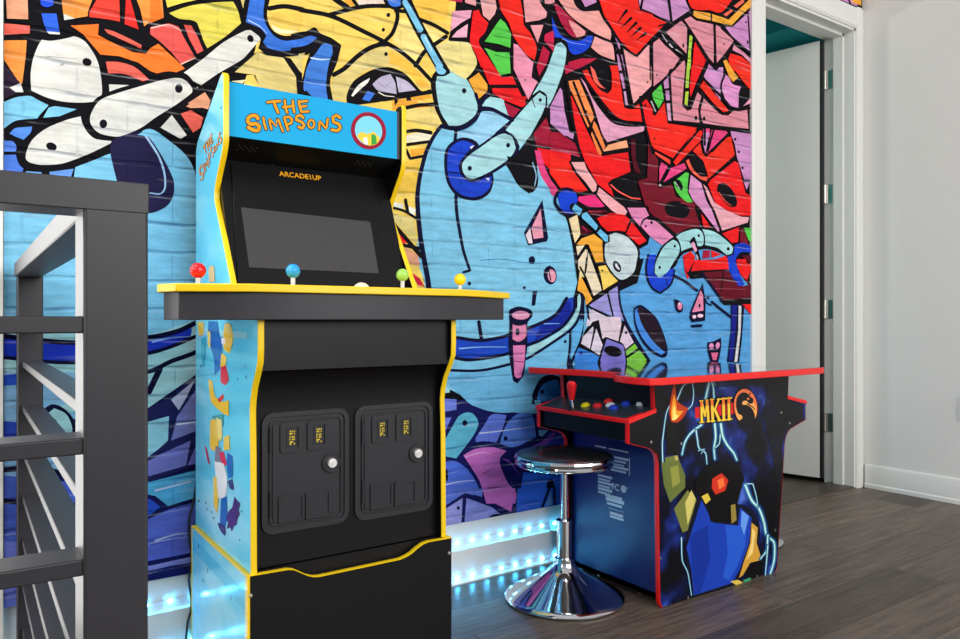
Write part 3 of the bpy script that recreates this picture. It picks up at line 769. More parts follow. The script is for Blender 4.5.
# behind the table (continuing the same shapes)
mu.view(0, 0, 1)
F((70, 92, 200), [(600, 480), (640, 410), (740, 420), (755, 470), (700, 500)]); F(VI, [(640, 400), (700, 390), (755, 410), (720, 440), (660, 440)])

# --- pinks and reds, upper right
mu.view(450, 0, 9.54)
F((236, 222, 156), [(-40, 395), (170, 408), (210, 480), (252, 600), (200, 700), (140, 760), (-30, 640)])
F((236, 176, 198), [(20, 110), (200, 100), (190, 170), (100, 222), (0, 300), (10, 200)], False); F((238, 184, 204), [(165, 230), (155, 360), (10, 360), (60, 300)], False)
F(R, [(215, 110), (270, 95), (290, 150), (360, 222), (330, 310), (275, 370), (275, 430), (350, 540), (420, 645), (290, 645), (240, 520), (190, 420), (185, 360), (200, 230)])
F((234, 180, 178), [(275, -40), (420, -40), (440, 80), (420, 140), (370, 200), (310, 150)], False)
F((196, 60, 100), [(-20, -40), (120, -40), (110, 28), (-20, 5)], False); F(PK, [(130, -40), (240, -40), (242, 60), (140, 30)], False)
F(G, [(475, 183), (520, 220), (575, 320), (570, 460), (450, 420), (325, 400), (440, 230)], False)
F(G, [(325, 460), (440, 500), (562, 502), (572, 700), (470, 720), (430, 645), (370, 540)], False)
S((60, 140, 60), [(410, 345), (560, 370)], 9, 5); S((60, 140, 60), [(420, 525), (560, 560)], 9, 5)
F(R2, [(440, -40), (650, -40), (670, 20), (690, 140), (700, 240), (760, 320), (820, 450), (800, 577), (720, 520), (600, 350), (560, 230), (480, 100)])
S(K, [(455, 0), (470, 60)], 8)
F((236, 158, 184), [(600, 420), (640, 430), (720, 530), (790, 602), (780, 660), (770, 740), (830, 780), (740, 955), (600, 660)], False)
F(PK, [(690, -40), (830, -40), (870, 60), (920, 120), (910, 170), (850, 195), (715, 216)], False); F(PK, [(760, 245), (885, 240), (830, 412)], False)
F(PK, [(890, -40), (990, -40), (990, 30), (900, 40)], False)
F((206, 50, 92), [(900, 330), (985, 290), (985, 500), (890, 390)], False); F((190, 40, 78), [(880, 440), (945, 500), (920, 600), (845, 730), (820, 640)], False)
D((712, 764), 9)
mu.view(450, 67, 9.54)
F(OY, [(172, 125), (270, 55), (350, 170), (350, 235), (265, 310), (210, 200)], False)
F((236, 222, 150), [(60, 0), (240, -10), (150, 80)], False)
F(R, [(295, -10), (410, -10), (490, 105), (590, 90), (625, 170), (370, 172)], False); F(R, [(395, 205), (640, 205), (720, 360), (680, 385), (510, 320), (400, 250)], False)
S(N, [(270, 385), (370, 240)], 30); S(N, [(275, 390), (400, 405), (590, 510)], 32); S(N, [(240, 260), (275, 390), (230, 500), (110, 580), (0, 590)], 30, 36)

mu.view(550, 0, 9.54)
F((238, 174, 168), [(50, -40), (200, -40), (240, 60), (310, 110), (460, 105), (500, 190), (575, 300), (570, 387), (440, 330), (330, 260), (230, 190), (150, 110)])
F(LIL, [(270, -40), (420, -40), (437, 25), (330, 70)], False); F(PK, [(-30, -20), (30, -20), (30, 30), (-30, 45)], False)
F((184, 44, 82), [(30, 40), (60, 40), (150, 130), (250, 230), (342, 310), (250, 360), (180, 330), (110, 240), (60, 130)]); F((238, 170, 170), [(170, 190), (250, 235), (330, 300), (320, 340), (250, 360), (190, 250)])
F(CB, [(10, 160), (50, 250), (100, 340), (180, 382), (280, 392), (350, 350), (402, 345), (390, 412), (330, 490), (230, 525), (180, 490), (160, 420), (110, 370), (40, 360), (20, 280)])
S((160, 190, 240), [(110, 372), (200, 410), (330, 432)], 6, 3)
F((238, 174, 172), [(420, 350), (510, 390), (590, 430), (612, 580), (480, 530), (385, 455)])
F((200, 48, 84), [(170, 595), (290, 560), (440, 560), (380, 600), (280, 645), (165, 690)], False)
F(R2, [(450, -40), (820, -40), (850, 100), (975, 142), (975, 365), (805, 530), (690, 420), (590, 300), (510, 150)], False)
for a, b in (((722, 105), (640, 215)), ((765, 178), (672, 268)), ((815, 222), (725, 312)), ((855, 272), (765, 352)), ((905, 322), (825, 380))):
    S(K, [a, ((a[0] + b[0]) / 2, (a[1] + b[1]) / 2), b], 30, 6)
F(LIL, [(605, 350), (660, 410), (660, 490), (625, 475)], False); F(LIL, [(630, 520), (680, 525), (712, 700), (652, 690)], False)
F((238, 176, 178), [(690, 450), (800, 540), (940, 430), (950, 640), (1000, 640), (960, 820), (790, 990), (745, 780), (712, 640)], False)
F(LIL, [(832, -30), (872, -30), (850, 65)], False); F(LIL, [(895, -40), (1110, -40), (1138, 205), (1050, 170), (958, 120), (870, 85)], False)
S(K, [(945, 430), (950, 760)], 13)
mu.view(650, 0, 9.54)
F(LIL, [(180, -40), (320, -40), (335, 20), (372, 100), (210, 207)], False)
S(K, [(160, -20), (200, 210)], 18)
F(R2, [(345, -40), (800, -40), (770, 10), (670, 122), (560, 100), (400, 85)]); F(R2, [(-20, 140), (150, 220), (-5, 378)], False)
F(PK2, [(145, 310), (290, 200), (347, 260), (342, 515), (240, 410)], False); E(K, (310, 437), 11, 20)
for a, b in (((105, 335), (152, 402)), ((180, 425), (206, 455)), ((240, 478), (325, 540))): S((226, 216, 222), [a, b], 15, 12)
F(PK2, [(15, 420), (80, 370), (130, 430), (180, 472), (275, 562), (210, 660), (20, 660)], False); F(PK2, [(265, 600), (325, 580), (325, 660), (230, 660)], False)
F((190, 218, 96), [(370, 340), (402, 340), (385, 480), (380, 660), (345, 660), (360, 480)], False)
for y in (395, 470, 560): S((60, 110, 50), [(358, y), (390, y)], 8)
F(R, [(420, 400), (530, 580), (500, 660), (395, 660), (410, 480)], False)
F(OY, [(410, 105), (560, 130), (690, 170), (740, 192), (960, -20), (985, 40), (860, 150), (770, 247), (570, 200), (440, 175), (405, 150)], False)
S(K, [(578, 125), (578, 205)], 16)
F((236, 120, 100), [(690, 140), (770, 90), (780, 110), (720, 160)], False); F((236, 120, 100), [(790, 60), (880, -10), (895, 20), (820, 80)], False)
F(PK2, [(320, 190), (380, 160), (430, 200), (600, 235), (600, 605), (560, 562), (390, 290)], False); F(PK2, [(620, 240), (690, 270), (790, 395), (700, 520), (628, 605)], False)
D((697, 425), 9, (90, 40, 60)); S((150, 60, 90), [(390, 262), (520, 315), (780, 388)], 6, 3); S((150, 60, 90), [(500, 440), (690, 510)], 6, 3)
F((208, 152, 200), [(710, 260), (780, 260), (900, 150), (985, 60), (985, 520), (930, 480), (800, 380)], False); S(K, [(925, 110), (955, 560)], 15)
D((908, 215), 9); E(K, (925, 405), 9, 20); S((140, 50, 110), [(780, 265), (930, 300)], 6, 3)
F((226, 158, 184), [(790, 430), (900, 512), (985, 600), (985, 640), (870, 525), (780, 482)], False)
F(R2, [(760, 512), (860, 540), (985, 640), (985, 680), (760, 680), (740, 560)], False)
F(OY, [(690, 585), (720, 570), (800, 700), (835, 740), (785, 785), (745, 730)], False)
F((214, 156, 204), [(560, 590), (600, 645), (690, 645), (690, 760), (665, 820), (665, 960), (600, 870), (505, 730), (545, 640)], False)

mu.view(650, 67, 9.54)
F(PK2, [(15, -10), (195, -10), (150, 90), (20, 192)], False); D((55, 78), 9, (80, 30, 50))
F(LIL, [(120, 130), (170, 90), (185, 200), (130, 210)], False); F(LIL, [(140, 227), (190, 227), (195, 320), (147, 320)], False); F((222, 176, 206), [(150, 350), (200, 350), (205, 520), (165, 510)], False)
F(G, [(10, 240), (100, 170), (125, 310), (75, 400), (20, 300)], False); S((50, 120, 50), [(15, 290), (120, 318)], 8); S((190, 196, 190), [(5, 330), (45, 425)], 13, 10)
F(PK2, [(190, 60), (225, -10), (330, -10), (310, 210), (298, 372), (355, 425), (440, 220), (490, 252), (450, 400), (465, 542), (215, 517), (200, 260)], False)
F((186, 216, 92), [(345, -10), (372, -10), (360, 200), (330, 202), (335, 100)], False); F((196, 216, 84), [(330, 240), (360, 235), (350, 372), (320, 370)], False)
F(R, [(390, -10), (505, -10), (450, 110), (380, 290), (370, 200)], False); F(R3, [(510, 120), (600, 250), (750, 425), (690, 432), (600, 350), (468, 190)], False)
S((160, 50, 80), [(200, 30), (310, 45)], 6, 3); S((160, 50, 80), [(205, 180), (310, 205)], 6, 3); S((160, 50, 80), [(215, 345), (300, 365)], 6, 3)
F((224, 158, 206), [(700, 60), (750, 110), (780, 165), (862, 190), (840, 250), (835, 392), (760, 370), (690, 312), (680, 172)]); S((150, 60, 120), [(690, 175), (830, 210)], 6, 3)
F((232, 170, 190), [(880, 375), (940, 310), (985, 290), (945, 352)], False)
F(R3, [(770, -10), (985, -10), (985, 260), (880, 140)], False); S((170, 40, 30), [(830, 75), (985, 105)], 7, 4)
F(PK2, [(500, 290), (522, 290), (680, 462), (742, 462), (800, 412), (920, 410), (932, 592), (740, 570), (480, 540), (470, 400)], False)
E(K, (430, 490), 14, 22); E(K, (508, 495), 13, 20); S((150, 40, 70), [(380, 395), (600, 430), (930, 530)], 7, 4)
F(PK, [(930, 400), (985, 350), (985, 460)], False)
F(R2, [(-15, 430), (40, 470), (130, 340), (160, 540), (440, 582), (385, 660), (-15, 660)], False)
F(MGp, [(500, 590), (562, 590), (562, 670), (500, 670)], False); F(MGp, [(580, 600), (725, 612), (680, 670), (578, 670)], False); F(LIL, [(760, 612), (945, 640), (985, 690), (770, 660)], False)

mu.view(550, 67, 9.54)
F(LIL, [(90, 200), (110, 230), (130, 420), (182, 645), (130, 660), (-5, 540), (-5, 375)], False); S((150, 60, 100), [(0, 405), (130, 425)], 6, 3)
F((194, 44, 84), [(130, -15), (335, -15), (140, 72)], False)
F((250, 156, 96), [(145, 140), (270, 125), (330, 270), (402, 440), (410, 490), (360, 592), (300, 460), (210, 260)], False); F((250, 150, 88), [(410, 512), (440, 560), (520, 760), (465, 870), (385, 645)], False)
F(R, [(165, 270), (200, 280), (340, 600), (460, 840), (500, 850), (735, 815), (760, 1000), (620, 1060), (560, 1100), (600, 1240), (450, 1120), (330, 910), (230, 645), (190, 480)], False)
F(R2, [(300, 40), (350, 28), (400, 130), (470, 220), (540, 258), (580, 210), (580, 60), (560, -10), (640, -10), (670, 200), (700, 392), (760, 405), (852, 400), (872, 530), (760, 542), (640, 510), (520, 400), (400, 222)])
F((250, 120, 104), [(375, -10), (420, 40), (460, 150), (522, 210), (470, 195), (410, 130)])
F((228, 170, 196), [(280, 100), (330, 160), (380, 270), (480, 420), (600, 542), (760, 572), (890, 570), (890, 610), (800, 640), (540, 720), (490, 640), (440, 480), (380, 300)])
F(LIL, [(638, -15), (700, -15), (702, 30), (650, 30)], False); F(LIL, [(655, 65), (710, 65), (730, 202), (690, 212)], False); F((220, 178, 214), [(695, 237), (737, 230), (752, 372), (710, 362)], False)
D((920, 147), 8, (80, 30, 50)); D((337, 428), 11); D((283, 245), 7, (90, 50, 30))
F(R, [(860, 310), (905, 300), (970, 400), (970, 660), (920, 660), (880, 450)], False); D((900, 368), 12)
F(R3, [(788, 392), (842, 350), (852, 392)], False)
S((170, 40, 30), [(600, 190), (690, 200)], 6, 3); S((190, 90, 40), [(215, 270), (330, 290)], 8, 4); S((190, 80, 40), [(310, 465), (400, 468)], 8, 4)
S((40, 14, 20), [(360, 590), (415, 500)], 18)

mu.view(550, 134, 9.54)
F(LIL, [(95, -10), (225, -10), (212, 52)], False)
F((170, 34, 66), [(-10, -20), (80, -10), (230, 90), (270, 190), (285, 222), (150, 175), (-10, 135)], False); S((214, 90, 120), [(0, 150), (150, 180), (270, 215)], 14, 8)
F((250, 180, 140), [(490, 172), (550, 105), (722, 60), (737, 130), (600, 152)], False)
F(R2, [(-10, 195), (160, 260), (210, 350), (350, 540), (260, 557), (180, 525), (100, 520), (40, 440), (-10, 370)])
F((238, 182, 182), [(195, 270), (320, 270), (340, 330), (440, 482), (430, 542), (400, 557), (330, 460), (250, 370)], False); F((238, 178, 184), [(440, 572), (460, 510), (520, 560), (700, 700), (730, 745), (690, 800), (580, 730), (490, 640)], False)
F(K, [(545, 470), (575, 440), (625, 420), (790, 448), (865, 602), (760, 612), (640, 565), (560, 510)]); S((246, 110, 96), [(572, 485), (640, 545), (760, 608), (850, 620)], 12, 16)
F(MA, [(930, 60), (960, 60), (960, 680), (1060, 700), (1200, 850), (900, 680), (830, 450), (920, 420)], False)
F((104, 26, 46), [(768, 50), (805, 60), (815, 250), (862, 385), (800, 352), (768, 200)])
F(CB, [(75, 640), (75, 560), (120, 530), (180, 528), (240, 570), (252, 645), (210, 690), (202, 740), (230, 760), (160, 775), (105, 730)])
F(K, [(75, 700), (140, 740), (235, 755), (200, 790), (120, 780)])
F(CB, [(80, 620), (235, 620), (200, 680), (202, 725), (225, 752), (160, 768), (105, 722)])
F((236, 66, 140), [(265, 600), (340, 590), (420, 588), (512, 690), (470, 700), (360, 692), (260, 640)])
F(MGp, [(-10, 430), (60, 520), (72, 570), (20, 592), (-10, 540)])
mu.view(650, 134, 9.54)
F(MA, [(-20, 150), (40, 200), (70, 260), (60, 480), (80, 522), (200, 480), (240, 600), (420, 660), (420, 720), (480, 900), (400, 905), (220, 960), (-20, 740)], False)
F(R2, [(-15, -40), (390, -40), (395, 0), (210, 232), (30, 140), (-15, 70)], False); F((248, 92, 76), [(40, 170), (185, 250), (182, 292), (40, 192)], False); F(R2, [(410, -30), (490, -30), (490, 0), (470, 70), (240, 302), (215, 270), (310, 130)], False)
D((35, 45), 10)
F(LIL, [(500, -15), (560, -15), (520, 185), (500, 100)], False); F(MGp, [(575, -15), (740, -15), (530, 192), (562, 60)], False)
F(R3, [(735, 30), (765, 28), (800, 202), (545, 432), (540, 380), (500, 260), (400, 162), (470, 88), (490, 182), (525, 222)], False)
F(K, [(400, 175), (470, 230), (520, 330), (527, 402), (470, 390), (400, 310), (362, 220)])
F((248, 112, 92), [(335, 260), (360, 238), (400, 330), (470, 402), (537, 410), (535, 452), (470, 430), (380, 352)])
F(R, [(800, 258), (832, 280), (900, 560), (960, 600), (985, 780), (850, 778), (700, 730), (610, 650), (545, 480), (570, 440)], False)
F(K, [(630, 540), (640, 482), (700, 470), (780, 540), (822, 640), (815, 690), (760, 700), (680, 625)]); S((248, 100, 84), [(650, 560), (700, 630), (770, 690)], 10, 5)
F(LIL, [(765, 10), (985, 10), (985, 445), (890, 440), (820, 220), (800, 100)], False); D((803, 52), 13); D((838, 172), 13); D((873, 325), 13)
F(LIL, [(885, 460), (945, 460), (912, 532)], False)
F(MGp, [(100, 270), (160, 310), (80, 462), (80, 330)], False); F(MGp, [(190, 325), (320, 280), (342, 330), (120, 462), (160, 390)], False); D((88, 490), 12, (220, 200, 200))
F(G, [(330, 370), (362, 378), (350, 550), (400, 650), (340, 650), (250, 560), (215, 460)]); F(K, [(225, 440), (270, 440), (305, 500), (295, 545), (240, 500)]); S((200, 220, 200), [(230, 460), (275, 525)], 8, 5)
F((220, 158, 202), [(380, 390), (480, 470), (530, 640), (600, 760), (660, 920), (640, 932), (470, 710), (405, 640), (360, 550)], False)
F((236, 180, 190), [(500, 480), (540, 520), (600, 650), (720, 730), (860, 790), (935, 795), (925, 845), (680, 922), (610, 735), (560, 645)], False)
S(K, [(555, 640), (660, 920)], 13)

mu.view(550, 200, 9.54)
F((104, 24, 46), [(350, 100), (520, 98), (542, 115), (440, 152), (380, 142)]); S((206, 80, 100), [(360, 110), (480, 112)], 10, 5)
F(R, [(440, 175), (560, 125), (700, 140), (752, 190), (710, 302), (640, 292), (540, 300), (480, 242)], False); F(R, [(770, 210), (912, 390), (840, 432), (718, 322)], False)
S(K, [(215, 70), (300, 130), (420, 250), (530, 400)], 78); S(K, [(150, 130), (200, 300), (245, 640), (262, 760)], 20)
F((120, 196, 234), [(205, 85), (230, 40), (300, 92), (272, 150), (220, 112)]); F((124, 198, 236), [(300, 140), (340, 116), (450, 250), (430, 292), (300, 175)]); F((124, 200, 238), [(440, 312), (470, 280), (540, 342), (545, 395), (520, 402)])
F((96, 20, 44), [(280, 232), (400, 305), (290, 340)], False); S((196, 50, 96), [(305, 255), (345, 300)], 12, 6)
F((234, 216, 176), [(172, 180), (252, 142), (270, 240), (282, 330), (230, 412), (190, 250)], False)
F(OY, [(245, 425), (290, 370), (410, 325), (492, 390), (490, 432), (500, 592), (430, 602), (362, 432), (345, 420), (300, 432)], False)
F((234, 220, 190), [(240, 440), (322, 432), (255, 532)], False); F((236, 222, 196), [(330, 470), (350, 478), (332, 720), (262, 660), (258, 580)], False); F((236, 222, 196), [(358, 500), (490, 860), (400, 920), (330, 720), (345, 640)], False)
F((228, 148, 190), [(730, 75), (900, 75), (937, 150), (870, 190), (850, 252), (768, 160)], False); F((228, 150, 192), [(858, 250), (900, 190), (958, 178), (1160, 320), (1180, 340), (1060, 432), (950, 350)])
D((905, 252), 11); D((960, 215), 14)
F(LBb, [(842, 470), (965, 405), (1040, 470), (1000, 520), (920, 552), (850, 562)]); S((80, 130, 190), [(850, 465), (950, 470)], 6)
F(K, [(495, 425), (545, 400), (545, 330), (610, 300), (720, 330), (820, 430), (850, 500), (835, 610), (800, 710), (720, 775), (650, 785), (585, 715), (525, 620), (500, 540)])
F(GR, [(518, 425), (562, 400), (560, 332), (620, 316), (720, 350), (800, 432), (828, 500), (815, 600), (790, 690), (720, 748), (660, 758), (600, 708), (540, 620), (515, 540)])
E(N, (630, 635), 34, 58, -28); F((226, 226, 226), [(610, 612), (625, 606), (660, 662), (645, 668), (618, 640)])
S((160, 184, 200), [(520, 450), (650, 440), (800, 455)], 5, 3)

mu.view(650, 200, 9.54)
F(R, [(480, 130), (572, 262), (500, 262)], False)
E(K, (250, 95), 120, 84, 12); S((172, 60, 84), [(290, 30), (400, 50), (440, 62)], 10, 5); S((172, 60, 84), [(140, 155), (480, 215)], 7, 4)
S(K, [(-20, 170), (60, 190), (230, 340)], 38)
F(R, [(680, 320), (842, 258), (832, 402), (770, 412)], False); F(MA, [(852, 270), (880, 268), (935, 425), (850, 425)], False); F(G, [(885, 265), (985, 270), (985, 420), (930, 385)], False)
F(K, [(20, 640), (80, 480), (150, 400), (235, 340), (320, 285), (400, 262), (490, 258), (610, 285), (720, 360), (800, 450), (805, 520), (760, 545), (560, 470), (440, 480), (300, 520), (230, 640), (150, 740), (60, 770), (20, 720)])
F((172, 216, 220), [(45, 600), (100, 480), (150, 420), (210, 380), (250, 402), (272, 450), (265, 512), (200, 620), (150, 700), (78, 742), (40, 702), (38, 650)])
F((172, 216, 220), [(240, 350), (300, 310), (400, 280), (460, 285), (497, 330), (502, 410), (480, 440), (420, 442), (330, 472), (290, 490), (282, 430), (262, 382)]); F((172, 216, 220), [(490, 280), (600, 302), (700, 370), (780, 450), (772, 510), (720, 522), (640, 460), (560, 440), (515, 430), (515, 350)])
D((227, 442), 13); D((455, 342), 13); D((737, 467), 16); D((83, 645), 14); S((110, 170, 186), [(130, 465), (270, 478)], 7, 3); S((110, 170, 186), [(520, 335), (660, 350)], 7, 3)
F(K, [(365, 400), (400, 355), (420, 358), (440, 420), (482, 600), (460, 612), (420, 500)]); F((234, 176, 204), [(380, 420), (408, 395), (442, 482), (420, 500)], False); F((236, 220, 230), [(430, 515), (450, 545), (452, 575), (440, 560)], False)
F(R, [(305, 530), (380, 490), (422, 540), (380, 690), (350, 760), (325, 690)], False); F(R, [(430, 572), (560, 582), (722, 530), (742, 660), (480, 670), (380, 680), (400, 620)], False); F(MA2, [(500, 480), (562, 480), (560, 550), (490, 560)], False); F(R, [(572, 480), (670, 522), (580, 552)], False)
F(CB, [(800, 430), (880, 410), (945, 440), (985, 470), (985, 520), (940, 500), (860, 500), (820, 540), (800, 600), (812, 660), (830, 690), (880, 790), (892, 810), (840, 825), (780, 745), (740, 640), (730, 540), (790, 522)])
F(R, [(830, 560), (940, 612), (985, 660), (985, 740), (942, 690), (915, 780), (850, 700), (815, 620)], False); F((110, 26, 50), [(860, 530), (985, 530), (985, 610), (940, 600)], False)
F(LBb, [(-10, 430), (80, 470), (60, 500), (-10, 520)], False); F(CB, [(-40, 525), (50, 520), (30, 640), (30, 700), (75, 745), (130, 712), (180, 662), (217, 655), (206, 735), (170, 815), (90, 875), (20, 835), (-30, 760), (-40, 640)])
S(N, [(-25, 520), (-45, 640), (-30, 760), (20, 848), (90, 888), (180, 818), (216, 735), (222, 650)], 17); S(N, [(130, 710), (160, 820)], 8)
F(LBb, [(212, 650), (270, 600), (318, 690), (340, 720), (390, 745), (215, 660)], False)

mu.view(0, 0, 1)
S(N, [(565.5 + 11.4 * math.cos(a * math.pi / 6), 200.5 + 11.6 * math.sin(a * math.pi / 6)) for a in range(4, 11)], 3.0); S(N, [(556, 206), (561, 213), (570, 215)], 3.0)
mu.view(560, 20, 4.8)
for pts, w in (([(345, 412), (404, 378), (545, 235), (585, 190)], 12), ([(478, 70), (520, 130), (600, 180)], 9), ([(438, 98), (440, 318)], 9), ([(470, 30), (590, 0)], 8), ([(520, 268), (535, 490)], 10), ([(498, 335), (525, 335)], 8), ([(500, 392), (530, 392)], 8),
               ([(535, 488), (700, 505), (905, 540)], 12), ([(685, 360), (665, 440), (678, 500)], 10), ([(700, 205), (618, 430), (590, 410)], 14), ([(660, 345), (770, 450), (812, 440)], 11), ([(690, 290), (780, 380), (830, 430), (905, 425)], 12),
               ([(790, 255), (768, 320), (785, 390)], 9), ([(735, 20), (745, 235)], 9), ([(600, 20), (700, 190), (745, 240), (835, 105)], 11), ([(770, 40), (910, 165)], 10), ([(665, 525), (575, 630)], 11), ([(690, 515), (690, 600)], 10), ([(735, 520), (705, 630)], 9), ([(810, 540), (725, 632)], 11),
               ([(245, 60), (290, 200), (330, 420)], 11), ([(290, 110), (345, 420)], 9), ([(215, 0), (300, 130), (365, 175), (430, 100), (520, 10)], 11), ([(285, 145), (260, 150)], 8), ([(280, 248), (305, 250)], 8), ([(310, 340), (330, 338)], 8),
               ([(100, 265), (200, 400), (280, 480), (390, 495)], 12), ([(60, 300), (130, 480), (200, 635)], 11), ([(380, 370), (400, 490), (440, 640)], 11), ([(25, 270), (60, 500), (90, 640)], 14)):
    S(K, pts, w)
# --- right blue field with bugs and stripes
mu.view(650, 260, 9.54)
F(K, [(310, 0), (420, 10), (740, 90), (490, 170), (385, 182), (340, 130)], False)
F(R, [(310, -5), (420, -5), (350, 122), (320, 60)], False); F(R, [(415, 5), (732, -10), (742, 88), (480, 98), (382, 108)], False)
F((118, 30, 52), [(500, 120), (740, 100), (780, 180), (880, 252), (985, 220), (985, 410), (690, 390), (560, 202)], False); S(K, [(690, 115), (665, 300)], 12); S((180, 90, 110), [(600, 272), (900, 280)], 7, 4)
F(K, [(650, 385), (985, 360), (985, 425), (700, 430)], False)
F(CB, [(740, -10), (800, -10), (830, 100), (890, 230), (840, 252), (780, 172)], False); F(R, [(810, 0), (900, -10), (942, 100), (912, 202), (850, 130)], False); F(R, [(868, 422), (985, 420), (985, 560)], False)
S(N, [(215, 150), (320, 200), (440, 292)], 24); S(N, [(580, 400), (680, 480), (770, 552)], 24); S(N, [(490, 130), (580, 250), (680, 392)], 22); S(N, [(505, 340), (530, 405), (575, 432)], 14); D((545, 360), 14, N)
mu.view(650, 320, 9.54)
F(N, [(762, -145), (830, -145), (890, -140), (865, 200), (840, 405), (725, 400), (762, 100)], False)
F((34, 46, 150), [(768, -140), (822, -140), (815, 0), (780, 392), (738, 385), (765, 100)], False); F((220, 222, 226), [(835, -140), (862, -130), (855, 100), (822, 398), (795, 398), (832, 100)], False)
F(N, [(540, 212), (590, 205), (668, 168), (668, 260), (645, 385), (600, 560), (565, 385), (540, 290)])
E((230, 156, 200), (576, 250), 22, 30); E((230, 156, 200), (636, 242), 19, 32, 12); F((226, 120, 160), [(572, 312), (640, 310), (622, 382), (590, 382)], False)
mu.view(650, 260, 9.54)
F(N, [(218, 372), (262, 385), (302, 430), (300, 490), (268, 505), (236, 470)]); E((234, 150, 180), (275, 440), 22, 37); E((240, 220, 230), (268, 418), 9, 12)
F(N, [(494, 222), (518, 400), (515, 580), (390, 595), (368, 540), (395, 440)]); F((232, 150, 180), [(472, 290), (495, 330), (500, 482), (390, 500)], False)
E((240, 210, 226), (412, 542), 18, 18); E((240, 200, 220), (470, 532), 28, 18); E(N, (462, 435), 10, 17); F(N, [(380, 620), (440, 612), (495, 615), (480, 640), (385, 645)], False)
# dark leaf
mu.view(550, 260, 9.54)
F(N, [(790, 460), (850, 428), (920, 470), (1010, 560), (1080, 720), (1112, 850), (1102, 915), (1060, 930), (960, 880), (870, 780), (800, 620)])
F((86, 150, 226), [(800, 480), (830, 460), (860, 600), (960, 760), (1050, 850), (1090, 880), (1050, 905), (960, 850), (870, 740), (810, 600)])
F((50, 34, 50), [(820, 470), (850, 450), (910, 485), (1000, 570), (1070, 720), (1100, 855), (1050, 850), (960, 760), (870, 620)])
# beige, violet and green shard cluster
F(OY, [(250, 292), (262, 200), (290, 160), (330, 240), (395, 380), (335, 432), (322, 350), (300, 315)], False); F((234, 218, 170), [(275, 100), (300, 110), (330, 170), (292, 158), (265, 195)], False)
F(Y, [(450, 62), (520, 50), (560, 120), (637, 202), (500, 297), (470, 150)], False); D((488, 101), 10)
S(K, [(278, 70), (330, 170), (405, 365)], 19); S(K, [(430, 30), (465, 150), (492, 300)], 17); S(K, [(340, -20), (325, 130)], 15)
F(K, [(420, 25), (520, 15), (524, 48), (440, 60)], False)
F(LV, [(365, 430), (530, 320), (582, 532), (390, 452)], False); F(LV, [(548, 302), (632, 250), (650, 400), (692, 572), (600, 540)], False)
F(LVw, [(365, 480), (400, 472), (660, 590), (672, 660), (660, 780), (560, 735), (525, 730), (440, 640), (355, 660)], False)
S(N, [(650, 215), (648, 330), (670, 470), (720, 600), (810, 760), (930, 950)], 20, 24); S(K, [(340, 440), (500, 300), (650, 205)], 20); S(K, [(350, 440), (530, 530), (700, 600)], 20); S(K, [(540, 310), (590, 530)], 16)
S(N, [(345, 440), (365, 600), (440, 620)], 18)
mu.view(550, 320, 9.54)
F((112, 184, 230), [(205, 95), (300, -10), (312, 30), (270, 202), (190, 382), (200, 200)], False)
F(K, [(270, 240), (330, 90), (390, 20), (450, 0), (700, 10), (800, 210), (940, 380), (830, 525), (700, 560), (430, 520), (250, 300)], False)
F(LVw, [(285, 225), (305, 160), (400, 60), (405, 90), (370, 275)], False); F(LVw, [(330, 60), (345, -20), (380, 20), (400, 10), (370, 55)], False); F((222, 212, 226), [(430, 80), (492, 240), (460, 335), (380, 282)], False)
F((226, 208, 220), [(450, -30), (660, -30), (672, 30), (640, 202), (520, 160), (490, 180)], False); F((222, 204, 222), [(702, 50), (790, 212), (710, 275), (690, 230), (655, 202)], False); D((715, 122), 14)
F((70, 142, 218), [(262, 262), (370, 302), (460, 350), (440, 402), (470, 440), (300, 470), (222, 400), (230, 330)], False); D((285, 315), 19, (30, 60, 150))
F((134, 128, 204), [(530, 180), (600, 205), (690, 242), (710, 380), (720, 470), (480, 470), (470, 380), (505, 260)], False); E(K, (590, 298), 88, 50, 14); S((96, 90, 190), [(500, 420), (690, 400)], 12, 6)
F(GY, [(715, 292), (800, 225), (912, 380), (830, 525), (730, 440), (722, 350)], False); S(K, [(728, 350), (830, 280)], 24); S(K, [(728, 420), (835, 470)], 24)
S(N, [(705, 20), (800, 210), (930, 380), (1100, 640)], 22)
S(N, [(905, 400), (830, 520)], 22)

# --- the strips of wall seen at the far left
mu.view(140, 310, 4.915)
F(C, [(-700, 90), (38, 60), (275, 0), (420, -40), (420, 210), (275, 315), (38, 480), (-700, 520)], False); F(LB, [(38, 0), (275, -40), (420, -60), (420, 0), (275, 50), (38, 125), (-700, 110), (-700, 20)], False)
F((40, 70, 196), [(-700, 130), (-330, 165), (38, 150), (180, 112), (252, 88), (240, 135), (130, 182), (38, 212), (-330, 255), (-700, 225)])
S((150, 180, 236), [(60, 155), (140, 138), (240, 130)], 12, 5)
S(N, [(-700, 125), (-330, 160), (38, 135), (180, 105), (275, 62), (420, 10)], 24); S(N, [(-700, 230), (-330, 258), (38, 212), (150, 180), (275, 128), (420, 70)], 18); S(N, [(-700, 310), (-300, 330), (38, 302), (150, 252), (275, 205), (420, 120)], 22)
S(N, [(95, 290), (42, 400)], 30)
F((44, 48, 104), [(-100, 540), (38, 480), (150, 420), (275, 312), (420, 180), (420, 700), (-100, 900)], False)
F((192, 198, 226), [(150, 440), (265, 345), (225, 430), (188, 492)], False); F((138, 146, 206), [(180, 522), (275, 385), (420, 250), (420, 560), (275, 592), (150, 640)], False); S((220, 226, 240), [(180, 560), (275, 548)], 8, 5)
F((160, 214, 230), [(-60, 560), (38, 548), (140, 520), (135, 640), (90, 680), (38, 720), (-60, 760)], False)
mu.view(140, 430, 4.0)
